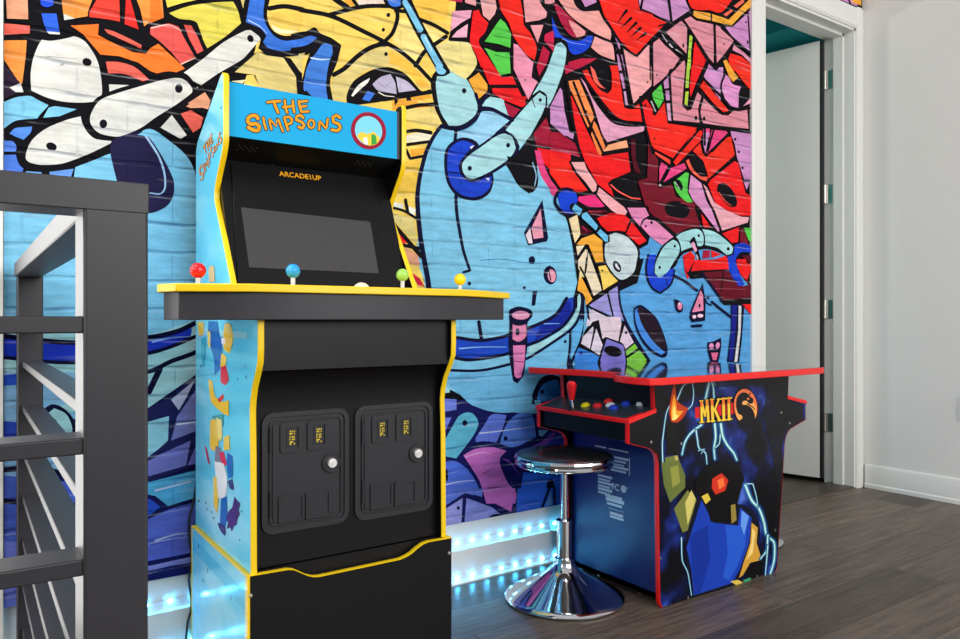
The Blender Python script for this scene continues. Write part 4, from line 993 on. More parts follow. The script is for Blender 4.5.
F((132, 138, 208), [(0, 140), (90, 90), (200, 42), (182, 140), (38, 182), (0, 190)], False); F((124, 128, 204), [(188, 140), (222, 60), (400, 20), (400, 110), (222, 132)], False)
F((100, 184, 226), [(-50, 215), (40, 205), (200, 165), (400, 120), (400, 240), (222, 268), (110, 302), (60, 262), (-50, 240)], False)
F((60, 100, 206), [(-50, 270), (40, 275), (80, 305), (30, 345), (-50, 380)], False)
F((104, 120, 208), [(-50, 385), (40, 350), (120, 312), (222, 285), (400, 260), (400, 460), (200, 490), (40, 520), (-50, 535)], False)
S((190, 200, 240), [(60, 440), (140, 415), (210, 410)], 10, 4); S((70, 84, 180), [(40, 455), (215, 420)], 7, 4); S((206, 216, 246), [(60, 240), (200, 205)], 8, 4)
F((150, 156, 220), [(-50, 550), (40, 540), (200, 505), (400, 470), (400, 500), (205, 535), (40, 560), (-50, 572)], False)
F((34, 44, 116), [(-50, 575), (40, 560), (120, 540), (400, 500), (400, 640), (-50, 640)], False)
mu.view(0, 0, 1)
F((150, 196, 230), [(-5, 372), (75, 372), (75, 400), (60, 406), (75, 430), (75, 470), (-5, 480)], False); F(N, [(40, 412), (52, 404), (66, 410), (75, 424), (75, 460), (44, 430)]); F(C, [(44, 416), (54, 408), (66, 414), (72, 428), (70, 440), (48, 428)]); D((53, 423), 4.5, N)
F((60, 100, 210), [(-5, 376), (30, 372), (30, 384), (-5, 386)], False); F((66, 96, 200), [(-5, 420), (44, 424), (44, 445), (-5, 450)], False)
S(N, [(-5, 470), (40, 468), (78, 478)], 5); F((92, 118, 208), [(-5, 474), (75, 482), (75, 560), (-5, 560)], False); S(N, [(-5, 500), (75, 505)], 5); F((60, 84, 190), [(30, 520), (78, 510), (78, 545), (30, 560)], False); F(VI, [(-5, 540), (75, 545), (75, 610), (-5, 612)], False); S(N, [(-5, 585), (75, 560)], 7)
mu.view(0, 0, 1)
# a strip of the mural goes on above the door
F(R2, [(820, -30), (850, -30), (850, 3), (838, 0)], False); F(LIL, [(838, -30), (856, -30), (856, 8), (842, 2)], False); F(OY, [(850, -30), (862, -30), (860, 6), (851, 3)], False); S(K, [(815, -8), (858, 9)], 2.5); S(K, [(843, -10), (850, 6)], 1.6)

# cut the painting to the wall: left of the door, and the strip over the door
def cut(bm, co, no, out=True):
    bmesh.ops.bisect_plane(bm, geom=bm.verts[:] + bm.edges[:] + bm.faces[:], plane_co=co, plane_no=no, clear_outer=out, dist=1e-7)
mb = mu.bm
cut(mb, (WALL_L, 0, 0), (-1, 0, 0)); cut(mb, (3.945, 0, 0), (1, 0, 0)); cut(mb, (0, 0, MZ0), (0, 0, -1)); cut(mb, (0, 0, MZ1), (0, 0, 1))
top = mb.copy()
cut(mb, (WALL_R, 0, 0), (1, 0, 0))
cut(top, (WALL_R, 0, 0), (-1, 0, 0)); cut(top, (0, 0, 2.535), (0, 0, -1))
tmp = bpy.data.meshes.new('strip'); top.to_mesh(tmp); top.free(); mb.from_mesh(tmp); bpy.data.meshes.remove(tmp)
# ------------------------------------------------------------------ the room
XR = 3.945                                   # right wall
DX0, DX1, DZ = 3.075, 3.868, 2.426           # door opening
WT = 0.150                                   # wall thickness
bm = NB()
box(bm, -2.6, -2.3, 0.004, WT, 0, 2.75); box(bm, -2.3, 0.0, 0.004, WT, 2.62, 2.75); box(bm, -2.3, 0.0, 0.004, WT, 0, 0.05); box(bm, 0.0, DX0, 0.004, WT, 0, 2.75)
box(bm, DX1, XR, 0.004, WT, 0, 2.75); box(bm, DX0, DX1, 0.004, WT, DZ, 2.75)
wall_lay = bm.loops.layers.float_color.new('paint')
for f in bm.faces: f.material_index = 1
tm = bpy.data.meshes.new('paint'); mb.to_mesh(tm); mb.free(); bm.from_mesh(tm); bpy.data.meshes.remove(tm)
me = bpy.data.meshes.new('wall_back'); bm.to_mesh(me); bm.free()
me.materials.append(M['mural']); me.materials.append(M['white_wall'])
wall = bpy.data.objects.new('wall_back', me); COL.objects.link(wall); wall['kind'] = 'structure'

struct('floor', box(NB(), -2.6, 4.3, -5.0, 3.0, -0.04, 0.0), M['floor'])
struct('wall_right', box(NB(), XR, XR + 0.12, -5.0, WT, 0, 2.75), M['white_wall'])
# baseboards
struct('baseboard_right', prism(NB(), [(0, 0), (-0.020, 0), (-0.020, 0.018), (-0.014, 0.024), (-0.014, 0.108), (-0.008, 0.120), (0, 0.122)],
       lambda a, b, d: (XR + a, d, b), -5.0, -0.024), M['trim'])
struct('baseboard_back', prism(NB(), [(0.004, 0), (-0.026, 0), (-0.026, 0.006), (-0.014, 0.012), (-0.014, 0.112), (0.004, 0.113)],
       lambda a, b, d: (d, a, b), 0.02, DX0 - 0.10), M['trim'])
# white corner trim where the mural ends at the stair
struct('trim_1', box(NB(), 0.02, 0.0725, -0.012, 0.01, 0, 2.75), M['trim'])
# tall daylit window beside the stair, just left of the mural
bm = NB()
for x0, x1, z0, z1 in ((-2.3, -2.24, 0.05, 2.62), (-0.06, 0.0, 0.05, 2.62), (-1.18, -1.12, 0.11, 2.56), (-2.24, -0.06, 0.05, 0.11), (-2.24, -0.06, 2.56, 2.62)): box(bm, x0, x1, 0.02, 0.09, z0, z1)
win = struct('window_1', bm, M['trim'])
for x0, x1 in ((-2.24, -1.18), (-1.12, -0.06)): obj('pane', box(NB(), x0, x1, 0.048, 0.056, 0.11, 2.56), M['pane'], win)
# door casing (three boards with a stepped profile)
cas = [(0, 0.004), (0, -0.012), (0.010, -0.020), (0.050, -0.020), (0.058, -0.014), (0.085, -0.014), (0.092, -0.009), (0.102, -0.009), (0.102, 0.004)]
bm = NB()
prism(bm, [(DX0 - (0.102 - a), b) for a, b in cas], XY, 0, DZ + 0.112)
struct('trim_2', bm, M['trim'])
bm = NB()
prism(bm, [(DX1 + a * 0.74, b) for a, b in cas], XY, 0, DZ + 0.112)
struct('trim_3', bm, M['trim'])
bm = NB()
prism(bm, [(b, DZ + a * 1.1) for a, b in cas], lambda a, b, d: (d, a, b), DX0, DX1)
struct('trim_4', bm, M['trim'])
# jambs with a stop
bm = NB()
box(bm, DX1 - 0.012, DX1 + 0.004, -0.005, WT + 0.01, 0, DZ); box(bm, DX1 - 0.026, DX1 - 0.010, 0.050, 0.100, 0, DZ - 0.01)
box(bm, DX0 - 0.004, DX0 + 0.012, -0.005, WT + 0.01, 0, DZ); box(bm, DX0 + 0.010, DX0 + 0.026, 0.050, 0.100, 0, DZ - 0.01)
box(bm, DX0, DX1, -0.005, WT + 0.01, DZ - 0.012, DZ + 0.004); box(bm, DX0, DX1, 0.050, 0.100, DZ - 0.026, DZ - 0.010)
struct('trim_5', bm, M['trim'])
struct('trim_6', prism(NB(), [(-0.01, 0), (0.0, 0.008), (0.13, 0.010), (0.16, 0)], lambda a, b, d: (d, a, b), DX0, DX1), M['floor'])
# door leaf swung open into the next room
hx, hy = DX1 - 0.014, WT + 0.012
dv = Vector((-0.215, 0.977, 0)); dn = Vector((-0.977, -0.215, 0)); dw = 0.775
bm = NB()
prism(bm, [(0.011, 0.002), (dw, 0.002), (dw, 0.036), (0.011, 0.036)],
      lambda a, b, d: Vector((hx, hy, d)) + dv * a + dn * b, 0.030, DZ - 0.022)
door = struct('door_1', bm, M['door'])
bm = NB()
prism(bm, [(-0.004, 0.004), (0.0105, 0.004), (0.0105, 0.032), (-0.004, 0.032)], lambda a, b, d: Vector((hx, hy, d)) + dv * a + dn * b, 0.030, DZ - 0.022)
obj('hinge_gap_shade', bm, M['cord'], door, label='black strip put in for the shade of the hinge gap')  # dark strip added to paint the shade in the open hinge gap
for z in (2.19, 1.571, 0.946, 0.332):
    bm = NB()
    cyl(bm, (hx - 0.010, hy - 0.012, z - 0.05), (hx - 0.010, hy - 0.012, z + 0.05), 0.008, 12)
    for k in range(-2, 3): cyl(bm, (hx - 0.010, hy - 0.012, z + k * 0.02 - 0.0085), (hx - 0.010, hy - 0.012, z + k * 0.02 + 0.0085), 0.0092, 12)
    box(bm, hx - 0.0035, hx + 0.001, hy - 0.052, hy - 0.012, z - 0.05, z + 0.05)
    obj('hinge', bm, M['steel'], door, label='brushed steel hinge')
# next room, seen through the gap
struct('wall_beyond', box(NB(), 1.6, 4.1, 2.9, 3.0, 0, 2.70), M['teal'])
struct('wall_beyond_right', box(NB(), 3.965, 4.085, WT, 2.9, 0, 2.70), M['teal'])
struct('wall_beyond_left', box(NB(), 1.6, 1.7, WT, 2.9, 0, 2.70), M['teal'])
struct('ceiling_beyond', box(NB(), 1.6, 4.3, WT, 3.0, 2.60, 2.70), M['teal'])

# outlet on the right wall
t = empty('wall_outlet', (XR, -0.508, 0.46), 'white duplex outlet plate low on the plain white wall', 'outlet')
bm = NB(); prism(bm, rrect(-0.508, 0.46, 0.072, 0.116, 0.006), lambda a, b, d: (d, a, b), XR - 0.006, XR); obj('cover_plate', bm, M['plate'], t, bevel=0.0015)
for dz in (-0.024, 0.024):
    bm = NB(); prism(bm, rrect(-0.508, 0.46 + dz, 0.034, 0.030, 0.010), lambda a, b, d: (d, a, b), XR - 0.0085, XR - 0.005); s = obj('socket', bm, M['plate'], t)

# ------------------------------------------------------------------ led tape on both ledges of the baseboard
def led_strip(z, y, label, x0=0.105, x1=2.95, pitch=0.0612, ph=0.0):
    t = empty('led_strip', (x0, y, z - 0.006), label, 'light strip', 'led strips along the baseboard')
    bm = NB(); box(bm, x0, x1, y, y + 0.0025, z - 0.005, z + 0.005); obj('tape', bm, M['ledtape'], t)
    n = int((x1 - x0) / pitch)
    first = None
    for k in range(n):
        x = x0 + ph + k * pitch
        if first is None:
            bm = NB(); ball(bm, (x, y - 0.0015, z), 0.0055, 12); first = obj('led', bm, M['led'], t, label='lit cyan white led'); fx = x
        else:
            c = first.copy(); COL.objects.link(c); c.parent = t; c.matrix_parent_inverse = first.matrix_parent_inverse.copy(); c.location = (x - fx, 0, 0)
    return t
led_strip(0.1335, 0.0012, 'strip of bright cyan leds along the top ledge of the white baseboard', ph=0.041)
led_strip(0.0215, -0.0165, 'strip of bright cyan leds along the foot of the white baseboard', ph=0.029)

# ------------------------------------------------------------------ dark metal stair railing at the left
RX0, RX1 = 0.093, 0.148
t = empty('stair_railing', (0.12, -1.29, 0), 'charcoal metal guard railing with flat horizontal bars at the left edge', 'railing')
PY0, PY1 = -1.330, -1.265
bm = NB(); box(bm, RX0 - 0.002, RX1, PY0, PY1, 0, 1.023); obj('post', bm, M['charcoal'], t, bevel=0.003)
bm = NB(); box(bm, RX0 + 0.006, RX1 + 0.004, -0.062, -0.014, 0, 1.0); obj('post', bm, M['charcoal'], t, bevel=0.003)
bm = NB(); box(bm, RX0, RX1, PY1, -0.06, 0.991, 1.022); obj('top_rail', bm, M['charcoal'], t, bevel=0.002)
bm = NB(); box(bm, -1.2, RX1 + 0.0004, PY0 - 0.0006, PY1 - 0.005, 0.994, 1.0236); obj('top_rail', bm, M['charcoal'], t, bevel=0.001)
for k in range(8):
    z = 0.885 - 0.1150 * k
    zb = 0.885 if k == 0 else 0.785 - 0.1050 * (k - 1)
    bm = NB(); box(bm, RX0 + 0.016, RX1 + 0.001, PY1 - 0.002, -0.060, zb - 0.007, zb + 0.007); obj('bar', bm, M['charcoal'], t, bevel=0.0015)
    bm = NB(); box(bm, -1.2, RX0 - 0.001, PY0 + 0.004, PY0 + 0.052, z - 0.008, z + 0.008); obj('bar', bm, M['charcoal'], t, bevel=0.0015)

# ------------------------------------------------------------------ upright arcade cabinet: riser
CX0, CX1 = 0.498, 1.013
RY0, RY1, RZ = -0.524, -0.040, 0.338
t = empty('cabinet_riser', ((CX0 + CX1) / 2, -0.28, 0), 'black riser box with wavy yellow top edge and cyan sides under the upright cabinet', 'riser')
front = [(CX0, 0.0), (CX1, 0.0), (CX1, 0.335), (0.945, 0.336), (0.930, 0.333), (0.915, 0.326), (0.900, 0.317), (0.885, 0.311), (0.865, 0.307),
         (0.66, 0.306), (0.645, 0.308), (0.628, 0.315), (0.610, 0.326), (0.598, 0.333), (0.585, 0.336), (CX0, 0.338)]
bm = NB(); prism(bm, front, XZ, RY0, RY0 + 0.016); obj('front_board', bm, M['black'], t)
bm = NB(); ribbon(bm, front[2:][::-1], lambda a, b, d: (a, d, b), RY0 - 0.001, RY0 + 0.017, -0.0022); obj('edge_trim', bm, M['yellow'], t, label='yellow wavy edge moulding')
def riser_side(x0, x1, sign):
    p = Painter(lambda a, b: ((x0 if sign < 0 else x1) + sign * 0.0006, a, b), (sign, 0, 0), 0.000009, 1)
    p.bm.faces.ensure_lookup_table()
    box(p.bm, x0, x1, RY0 + 0.016, RY1, 0.0, RZ - 0.003)
    for f in p.bm.faces:
        f.normal_update(); f.material_index = 1 if f.normal.x * sign > 0.5 or abs(f.calc_center_median().x - (x0 if sign < 0 else x1)) < 1e-6 else 0
        for l in f.loops: l[p.lay] = (0, 0, 0, 0.0)
    return p
for x0, x1, sg in ((CX0, CX0 + 0.016, -1), (CX1 - 0.016, CX1, 1)):
    p = riser_side(x0, x1, sg)
    p.view(0, 0, 1)
    p.k = 0
    p.F((66, 190, 232, 0.55), [(RY0 + 0.016, 0.255), (RY0 + 0.016, 0.30), (RY1, 0.31), (RY1, 0.275), (-0.30, 0.27)], False)
    for a, b in ((-0.11, 0.30), (-0.20, 0.262), (-0.155, 0.225), (-0.40, 0.255), (-0.42, 0.11), (-0.27, 0.10), (-0.36, 0.05), (-0.09, 0.14)):
        p.F((36, 70, 110), [(a, b + 0.008), (a + 0.0035, b), (a, b - 0.008), (a - 0.0035, b)], False)
    obj('side_board', p.bm, [M['black'], M['blue_print']], t, smooth=False, label='glossy cyan printed side board')
    bm = NB(); box(bm, x0 - 0.0005, x1 + 0.0005, RY0 + 0.010, RY1, RZ - 0.004, RZ + 0.0005); obj('edge_trim', bm, M['yellow'], t, label='yellow top edge moulding')
bm = NB(); box(bm, CX0 - 0.002, CX0 + 0.003, RY0 - 0.001, RY0 + 0.017, 0.0, 0.338); obj('edge_trim', bm, M['yellow'], t, label='yellow corner moulding')
bm = NB(); box(bm, CX0 - 0.0015, CX0 + 0.003, RY1 - 0.004, RY1 + 0.001, 0.0, 0.338); obj('edge_trim', bm, M['yellow'], t)
bm = NB(); box(bm, CX0 + 0.016, CX1 - 0.016, RY0 + 0.016, RY1, 0.272, 0.290); obj('top_board', bm, M['black'], t)
bm = NB(); box(bm, CX0 + 0.016, CX1 - 0.016, -0.497, -0.484, 0.290, 0.3385); obj('inner_board', bm, M['black'], t)
bm = NB(); box(bm, CX0 + 0.016, CX1 - 0.016, RY1 - 0.012, RY1 - 0.002, 0.0, 0.272); obj('back_board', bm, M['black'], t)
for px, py in ((250.5, 595.5), (449, 553)):
    q = aty(px, py, RY0); bm = NB(); cyl(bm, (q.x, RY0 - 0.002, q.z), (q.x, RY0 + 0.002, q.z), 0.0042, 14); ball(bm, (q.x, RY0 - 0.0015, q.z), 0.0034, 12); obj('screw', bm, M['steel'], t, label='silver screw head')

# ------------------------------------------------------------------ upright arcade cabinet
PX0, PX1, PT = 0.506, 1.001, 0.0125
t = empty('arcade_cabinet', (0.756, -0.28, 0.339), 'tall upright arcade cabinet with cyan sides, yellow edging and lettered cyan marquee', 'arcade cabinet')
cab = t
prof_front = [(-0.515, 0.340), (-0.512, 0.60), (-0.508, 0.690), (-0.512, 0.715), (-0.524, 0.745), (-0.548, 0.780), (-0.560, 0.802), (-0.562, 0.83), (-0.562, 0.945),
              (-0.39, 0.955), (-0.368, 0.975), (-0.300, 1.080), (-0.252, 1.150), (-0.238, 1.172), (-0.231, 1.186), (-0.229, 1.198), (-0.231, 1.210), (-0.240, 1.228), (-0.262, 1.256), (-0.290, 1.288), (-0.301, 1.304), (-0.306, 1.318), (-0.308, 1.335), (-0.308, 1.470), (-0.303, 1.478), (-0.295, 1.480)]
prof = prof_front + [(-0.285, 1.480), (-0.066, 1.362), (-0.050, 1.340), (-0.046, 0.340)]
def side_panel(x0, x1, sg):
    p = Painter(lambda px, py: atx(px, py, (x0 if sg < 0 else x1) + sg * 0.0006), (sg, 0, 0), 0.000009, 1)
    prism(p.bm, prof, YZ, x0, x1)
    for f in p.bm.faces:
        f.normal_update(); c = f.calc_center_median()
        f.material_index = 1 if abs(c.x - (x0 if sg < 0 else x1)) < 1e-6 else 0
        for l in f.loops: l[p.lay] = (0, 0, 0, 0.0)
    return p
LETTERS = dict(  # hand-drawn title, stroke by stroke, in the 9.13x view of the marquee
    strokes=[
        ([(390, 203), (445, 196), (500, 194)], 22), ([(448, 200), (462, 245), (486, 298)], 22),
        ([(545, 185), (550, 240), (568, 298)], 20), ([(618, 190), (622, 245), (632, 294)], 20), ([(530, 248), (580, 243), (628, 238)], 20),
        ([(674, 192), (682, 240), (697, 290)], 20), ([(672, 203), (710, 196), (748, 192)], 20), ([(684, 246), (738, 238)], 20), ([(696, 290), (762, 287)], 20),
        ([(300, 352), (285, 330), (250, 324), (215, 345), (208, 378), (235, 402), (280, 400), (312, 420), (308, 455), (280, 462), (245, 450), (212, 432)], 30),
        ([(350, 345), (358, 395), (374, 448)], 20),
        ([(424, 450), (412, 400), (404, 352), (465, 422), (480, 345), (505, 410), (528, 468)], 17),
        ([(574, 455), (556, 395), (540, 342), (585, 338), (612, 365), (600, 395), (558, 408)], 20),
        ([(714, 345), (688, 322), (652, 335), (652, 365), (700, 385), (722, 412), (706, 444), (672, 428)], 22),
        ([(860, 455), (862, 375), (925, 445), (938, 355)], 17),
        ([(1050, 345), (1018, 322), (985, 340), (990, 385), (1036, 402), (1052, 435), (1024, 462), (975, 455)], 24)],
    o=(787, 402, 27, 36))
def write_title(p, f=lambda q: q, k=1.0):
    BK, OG = (60, 40, 24), (250, 160, 34)
    for grow, col in ((15, BK), (0, OG)):
        for pts, w in LETTERS['strokes']: p.S(col, [f(q) for q in pts], (w + grow) * k)
        cx, cy, rx, ry = LETTERS['o']
        p.S(col, [f((cx + rx * math.cos(a * math.pi / 6), cy + ry * math.sin(a * math.pi / 6))) for a in range(12)], (16 + grow) * k, closed=True)
for x0, x1, sg in ((PX0, PX0 + PT, -1), (PX1 - PT, PX1, 1)):
    p = side_panel(x0, x1, sg)
    if sg < 0:
        # tall title running up the side
        q0, q1, q2, q3 = (200.6, 184.0), (222.0, 141.0), (219.6, 122.0), (198.4, 153.0)     # BL BR TR TL
        def warp(q):
            u = (q[0] - 205) / 850; v = (q[1] - 185) / 285
            a = (q3[0] + (q2[0] - q3[0]) * u, q3[1] + (q2[1] - q3[1]) * u); b = (q0[0] + (q1[0] - q0[0]) * u, q0[1] + (q1[1] - q0[1]) * u)
            return (a[0] + (b[0] - a[0]) * v, a[1] + (b[1] - a[1]) * v)
        p.view(0, 0, 1); write_title(p, warp, 0.036)
        # plain blots of colour down the lower part
        p.view(180, 300, 4.915)
        YL, BLU, RD, NV, WH = (250, 206, 60), (44, 112, 190), (222, 40, 64), (66, 60, 120), (244, 244, 246)
        p.F((160, 226, 246), [(90, 130), (230, 150), (330, 160), (330, 190), (230, 182), (85, 170)]); p.F((96, 196, 234), [(85, 340), (230, 330), (325, 312), (322, 335), (230, 360), (85, 375)])
        p.F(YL, [(85, 105), (118, 110), (116, 170), (95, 180)]); p.F((60, 180, 210), [(104, 190), (126, 180), (122, 300), (114, 330), (106, 280)])
        p.F(BLU, [(140, 105), (182, 105), (206, 220), (204, 330), (170, 370), (166, 280), (140, 200)]); p.F((250, 222, 110), [(136, 150), (150, 160), (150, 240), (138, 220)])
        p.F(YL, [(222, 112), (250, 118), (262, 190), (244, 262), (216, 240), (214, 170)]); p.F(WH, [(204, 190), (222, 184), (222, 215), (206, 218)])
        p.F(RD, [(202, 330), (226, 320), (240, 390), (222, 420), (200, 400)]); p.F(YL, [(205, 260), (228, 280), (225, 320), (198, 330)])
        p.F(YL, [(140, 390), (160, 400), (172, 470), (210, 500), (240, 490), (240, 570), (216, 560), (180, 530), (150, 490)]); p.F((222, 60, 50), [(185, 490), (212, 460), (216, 480), (195, 505)])
        p.F((70, 160, 160), [(160, 570), (214, 560), (214, 620), (170, 620)])
        p.view(180, 400, 4.567)
        p.F(YL, [(140, 95), (160, 85), (178, 130), (174, 240), (140, 220), (138, 150)]); p.F((250, 220, 110), [(165, 80), (190, 90), (194, 170), (180, 190)])
        p.F(YL, [(200, 170), (226, 160), (228, 225), (200, 230)]); p.F((200, 30, 50), [(112, 205), (124, 225), (138, 295), (128, 285)]); p.F((130, 130, 134), [(164, 210), (186, 220), (180, 300), (160, 280)])
        p.F(RD, [(180, 240), (200, 235), (216, 300), (190, 290)]); p.F(BLU, [(216, 240), (240, 260), (242, 350), (222, 360), (214, 300)])
        p.F(WH, [(158, 280), (200, 290), (216, 360), (212, 430), (190, 455), (172, 440), (165, 360)]); p.F(YL, [(152, 350), (168, 350), (176, 460), (168, 520), (156, 480)])
        p.F(BLU, [(188, 450), (214, 440), (216, 540), (200, 600), (184, 560)]); p.F(NV, [(172, 560), (200, 570), (210, 600), (205, 620), (184, 595)]); p.F(NV, [(218, 370), (240, 360), (248, 410), (230, 405)])
        p.F((80, 50, 110), [(222, 510), (240, 490), (250, 440), (262, 460), (276, 470), (268, 500), (274, 520), (262, 545), (258, 570), (246, 575), (238, 600), (230, 580), (214, 590), (220, 560), (212, 540)], False)
        p.view(0, 0, 1)
        for a, b in ((221, 108), (246, 377), (238, 379), (201, 366), (199, 501), (207, 509), (212, 512), (206, 503), (214, 518), (242, 511), (240, 540), (205, 535)):
            p.F((40, 70, 100), [(a, b - 1.6), (a + 0.45, b), (a, b + 1.6), (a - 0.45, b)], False)
        p.F((238, 196, 120), [(209.4, 282), (208.8, 270), (210, 266), (212.6, 265.5), (214.6, 268), (214.8, 282)])
    obj('side_panel', p.bm, [M['black'], M['blue_print']], t, smooth=False, label='cyan printed side panel')
    bm = NB(); ribbon(bm, prof_front, lambda a, b, d: (d, a, b), x0 - 0.0008, x1 + 0.0008, -0.003); obj('edge_trim', bm, M['yellow'], t, label='yellow edge moulding')
IX0, IX1 = PX0 + PT, PX1 - PT
bm = NB(); box(bm, IX0, IX1, -0.062, -0.052, 0.340, 1.34); obj('back_board', bm, M['black'], t)
bm = NB(); prism(bm, [(-0.300, 1.462), (-0.292, 1.462), (-0.070, 1.345), (-0.078, 1.338)], YZ, IX0, IX1); obj('top_board', bm, M['black'], t)
# marquee
MQ = -0.302
p = Painter(lambda px, py: aty(px, py, MQ - 0.0006), (0, -1, 0), 0.000009, 0)
box(p.bm, IX0, IX1 - 0.012, MQ, MQ + 0.008, 1.332, 1.462)
for f in p.bm.faces:
    f.material_index = 0
    for l in f.loops: l[p.lay] = (*lin((28, 166, 224)), 1.0)
p.view(225, 80, 9.13); write_title(p)
p.view(310, 90, 9.13)
p.E((150, 24, 54), (534, 372), 158, 172, -24, 40); p.E((128, 212, 240), (534, 372), 122, 136, -24, 40)
p.F((244, 206, 70), [(424, 420), (470, 385), (520, 400), (580, 380), (640, 440), (610, 490), (540, 508), (480, 480)]); p.F((60, 160, 70), [(560, 400), (600, 420), (610, 490), (560, 505)]); p.F((238, 238, 240), [(480, 440), (520, 430), (530, 500), (500, 492)])
obj('marquee', p.bm, [M['marquee_print']], t, smooth=False, label='cyan marquee sign with orange hand-drawn lettering and round badge')
bm = NB(); box(bm, IX1 - 0.012, IX1, MQ + 0.001, MQ + 0.009, 1.332, 1.462); obj('marquee_bracket', bm, M['moulded_dark'], t)
# speaker panel, sloping back under the marquee
SPA, SPB = Vector((0, -0.298, 1.331)), Vector((0, -0.212, 1.292))
sdir = (SPB - SPA).normalized(); sn_ = Vector((0, -sdir.z, sdir.y)) * -1
if sn_.z > 0: sn_ = -sn_
bm = NB(); prism(bm, [(SPA.y, SPA.z), (SPB.y, SPB.z), (SPB.y + 0.004, SPB.z + 0.008), (SPA.y + 0.004, SPA.z + 0.008)], YZ, IX0, IX1); sp = obj('speaker_panel', bm, M['black'], t)
for px, py in ((247, 148.5), (364, 163.5)):
    g = atp(px, py, SPA, sn_); bm = NB()
    for i in range(7):
        for j in range(3):
            if (i + j) % 2: continue
            c = g + Vector(((i - 3) * 0.0075, 0, 0)) + sdir * ((j - 1) * 0.008)
            cyl(bm, c - sn_ * 0.001, c + sn_ * 0.0012, 0.0028, 10)
    obj('speaker_grille', bm, M['charcoal'], sp)
# monitor bezel and screen
BA, BB = Vector((0, -0.214, 1.292)), Vector((0, -0.345, 0.966))
bdir = (BB - BA).normalized(); bn = Vector((0, bdir.z, -bdir.y));
if bn.y > 0: bn = -bn
bm = NB(); prism(bm, [(BA.y, BA.z), (BB.y, BB.z), (BB.y + 0.012, BB.z - 0.004), (BA.y + 0.012, BA.z - 0.004)], YZ, IX0, IX1); bz = obj('monitor_bezel', bm, M['bezel'], t)
def bez(px, py, off=0.0): return atp(px, py, BA + bn * off, bn)
def slab(bm, quad, th):
    q = [Vector(v) for v in quad]
    lo = [bm.verts.new(v) for v in q]; hi = [bm.verts.new(v + bn * th) for v in q]
    bm.faces.new(lo); bm.faces.new(hi[::-1])
    for i in range(4): bm.faces.new((lo[i], hi[i], hi[(i + 1) % 4], lo[(i + 1) % 4]))
ul = bez(244, 161); xl_, xr_ = bez(245, 240).x - 0.015, bez(388, 240).x
def bp(x, s, off=0.0): return Vector((x, 0, 0)) + BA + bdir * s + bn * off
bl = (BB - BA).length
bm = NB(); slab(bm, [bp(IX0 + 0.030, 0.012), bp(IX1 - 0.045, 0.012), bp(IX1 - 0.012, bl - 0.005), bp(IX0 + 0.010, bl - 0.005)], 0.004); obj('bezel_plate', bm, M['bezel'], bz, bevel=0.001)
sc_q = [bez(241, 207.5, 0.004), bez(370, 222, 0.004), bez(378.5, 273.5, 0.004), bez(249, 267.5, 0.004)]
bm = NB(); slab(bm, sc_q, 0.0012); obj('screen', bm, M['glass'], t, label='dark grey screen glass')
for px, py in ((272, 165), (321, 168), (366, 174), (381, 236), (366, 221)):
    c = bez(px, py, 0.004); bm = NB(); cyl(bm, c, c + bn * 0.001, 0.0024, 10); obj('screw', bm, M['moulded'], bz)
def text(name, s, origin, ux, uz, size, m, parent, ext=0.0004, label=None, sx=1.0):
    cu = bpy.data.curves.new(name, 'FONT'); cu.body = s; cu.size = size; cu.align_x = 'CENTER'; cu.align_y = 'CENTER'; cu.extrude = ext; cu.offset = size * 0.015
    tmp = bpy.data.objects.new(name, cu); COL.objects.link(tmp)
    dg = bpy.context.evaluated_depsgraph_get(); me = bpy.data.meshes.new_from_object(tmp.evaluated_get(dg))
    bpy.data.objects.remove(tmp); bpy.data.curves.remove(cu)
    ux = Vector(ux).normalized(); uz = Vector(uz).normalized(); un = ux.cross(uz)
    me.transform(Matrix(((ux.x * sx, uz.x, un.x, origin[0]), (ux.y * sx, uz.y, un.y, origin[1]), (ux.z * sx, uz.z, un.z, origin[2]), (0, 0, 0, 1))))
    me.materials.clear(); me.materials.append(m)
    o = bpy.data.objects.new(name, me); COL.objects.link(o)
    if parent is not None:
        o.parent = parent
        if parent.type == 'EMPTY': o.matrix_parent_inverse = Matrix.Translation(-Vector(parent.location))
    if label: o['label'] = label
    return o
lc = bez(300.5, 176.2, 0.0045)
text('maker_lettering', 'ARCADE1UP', lc, (1, 0, 0), -bdir, 0.0205, M['amber'], t, label='small amber maker lettering')
# front boards under the control deck
fp = [(-0.548, 0.889), (-0.548, 0.780), (-0.520, 0.774), (-0.510, 0.762), (-0.500, 0.742), (-0.494, 0.715), (-0.492, 0.690), (-0.492, 0.341)]
bm = NB(); prism(bm, [(a, b) for a, b in fp] + [(a + 0.012, b) for a, b in fp[::-1]], YZ, IX0, IX1); obj('front_board', bm, M['black'], t)
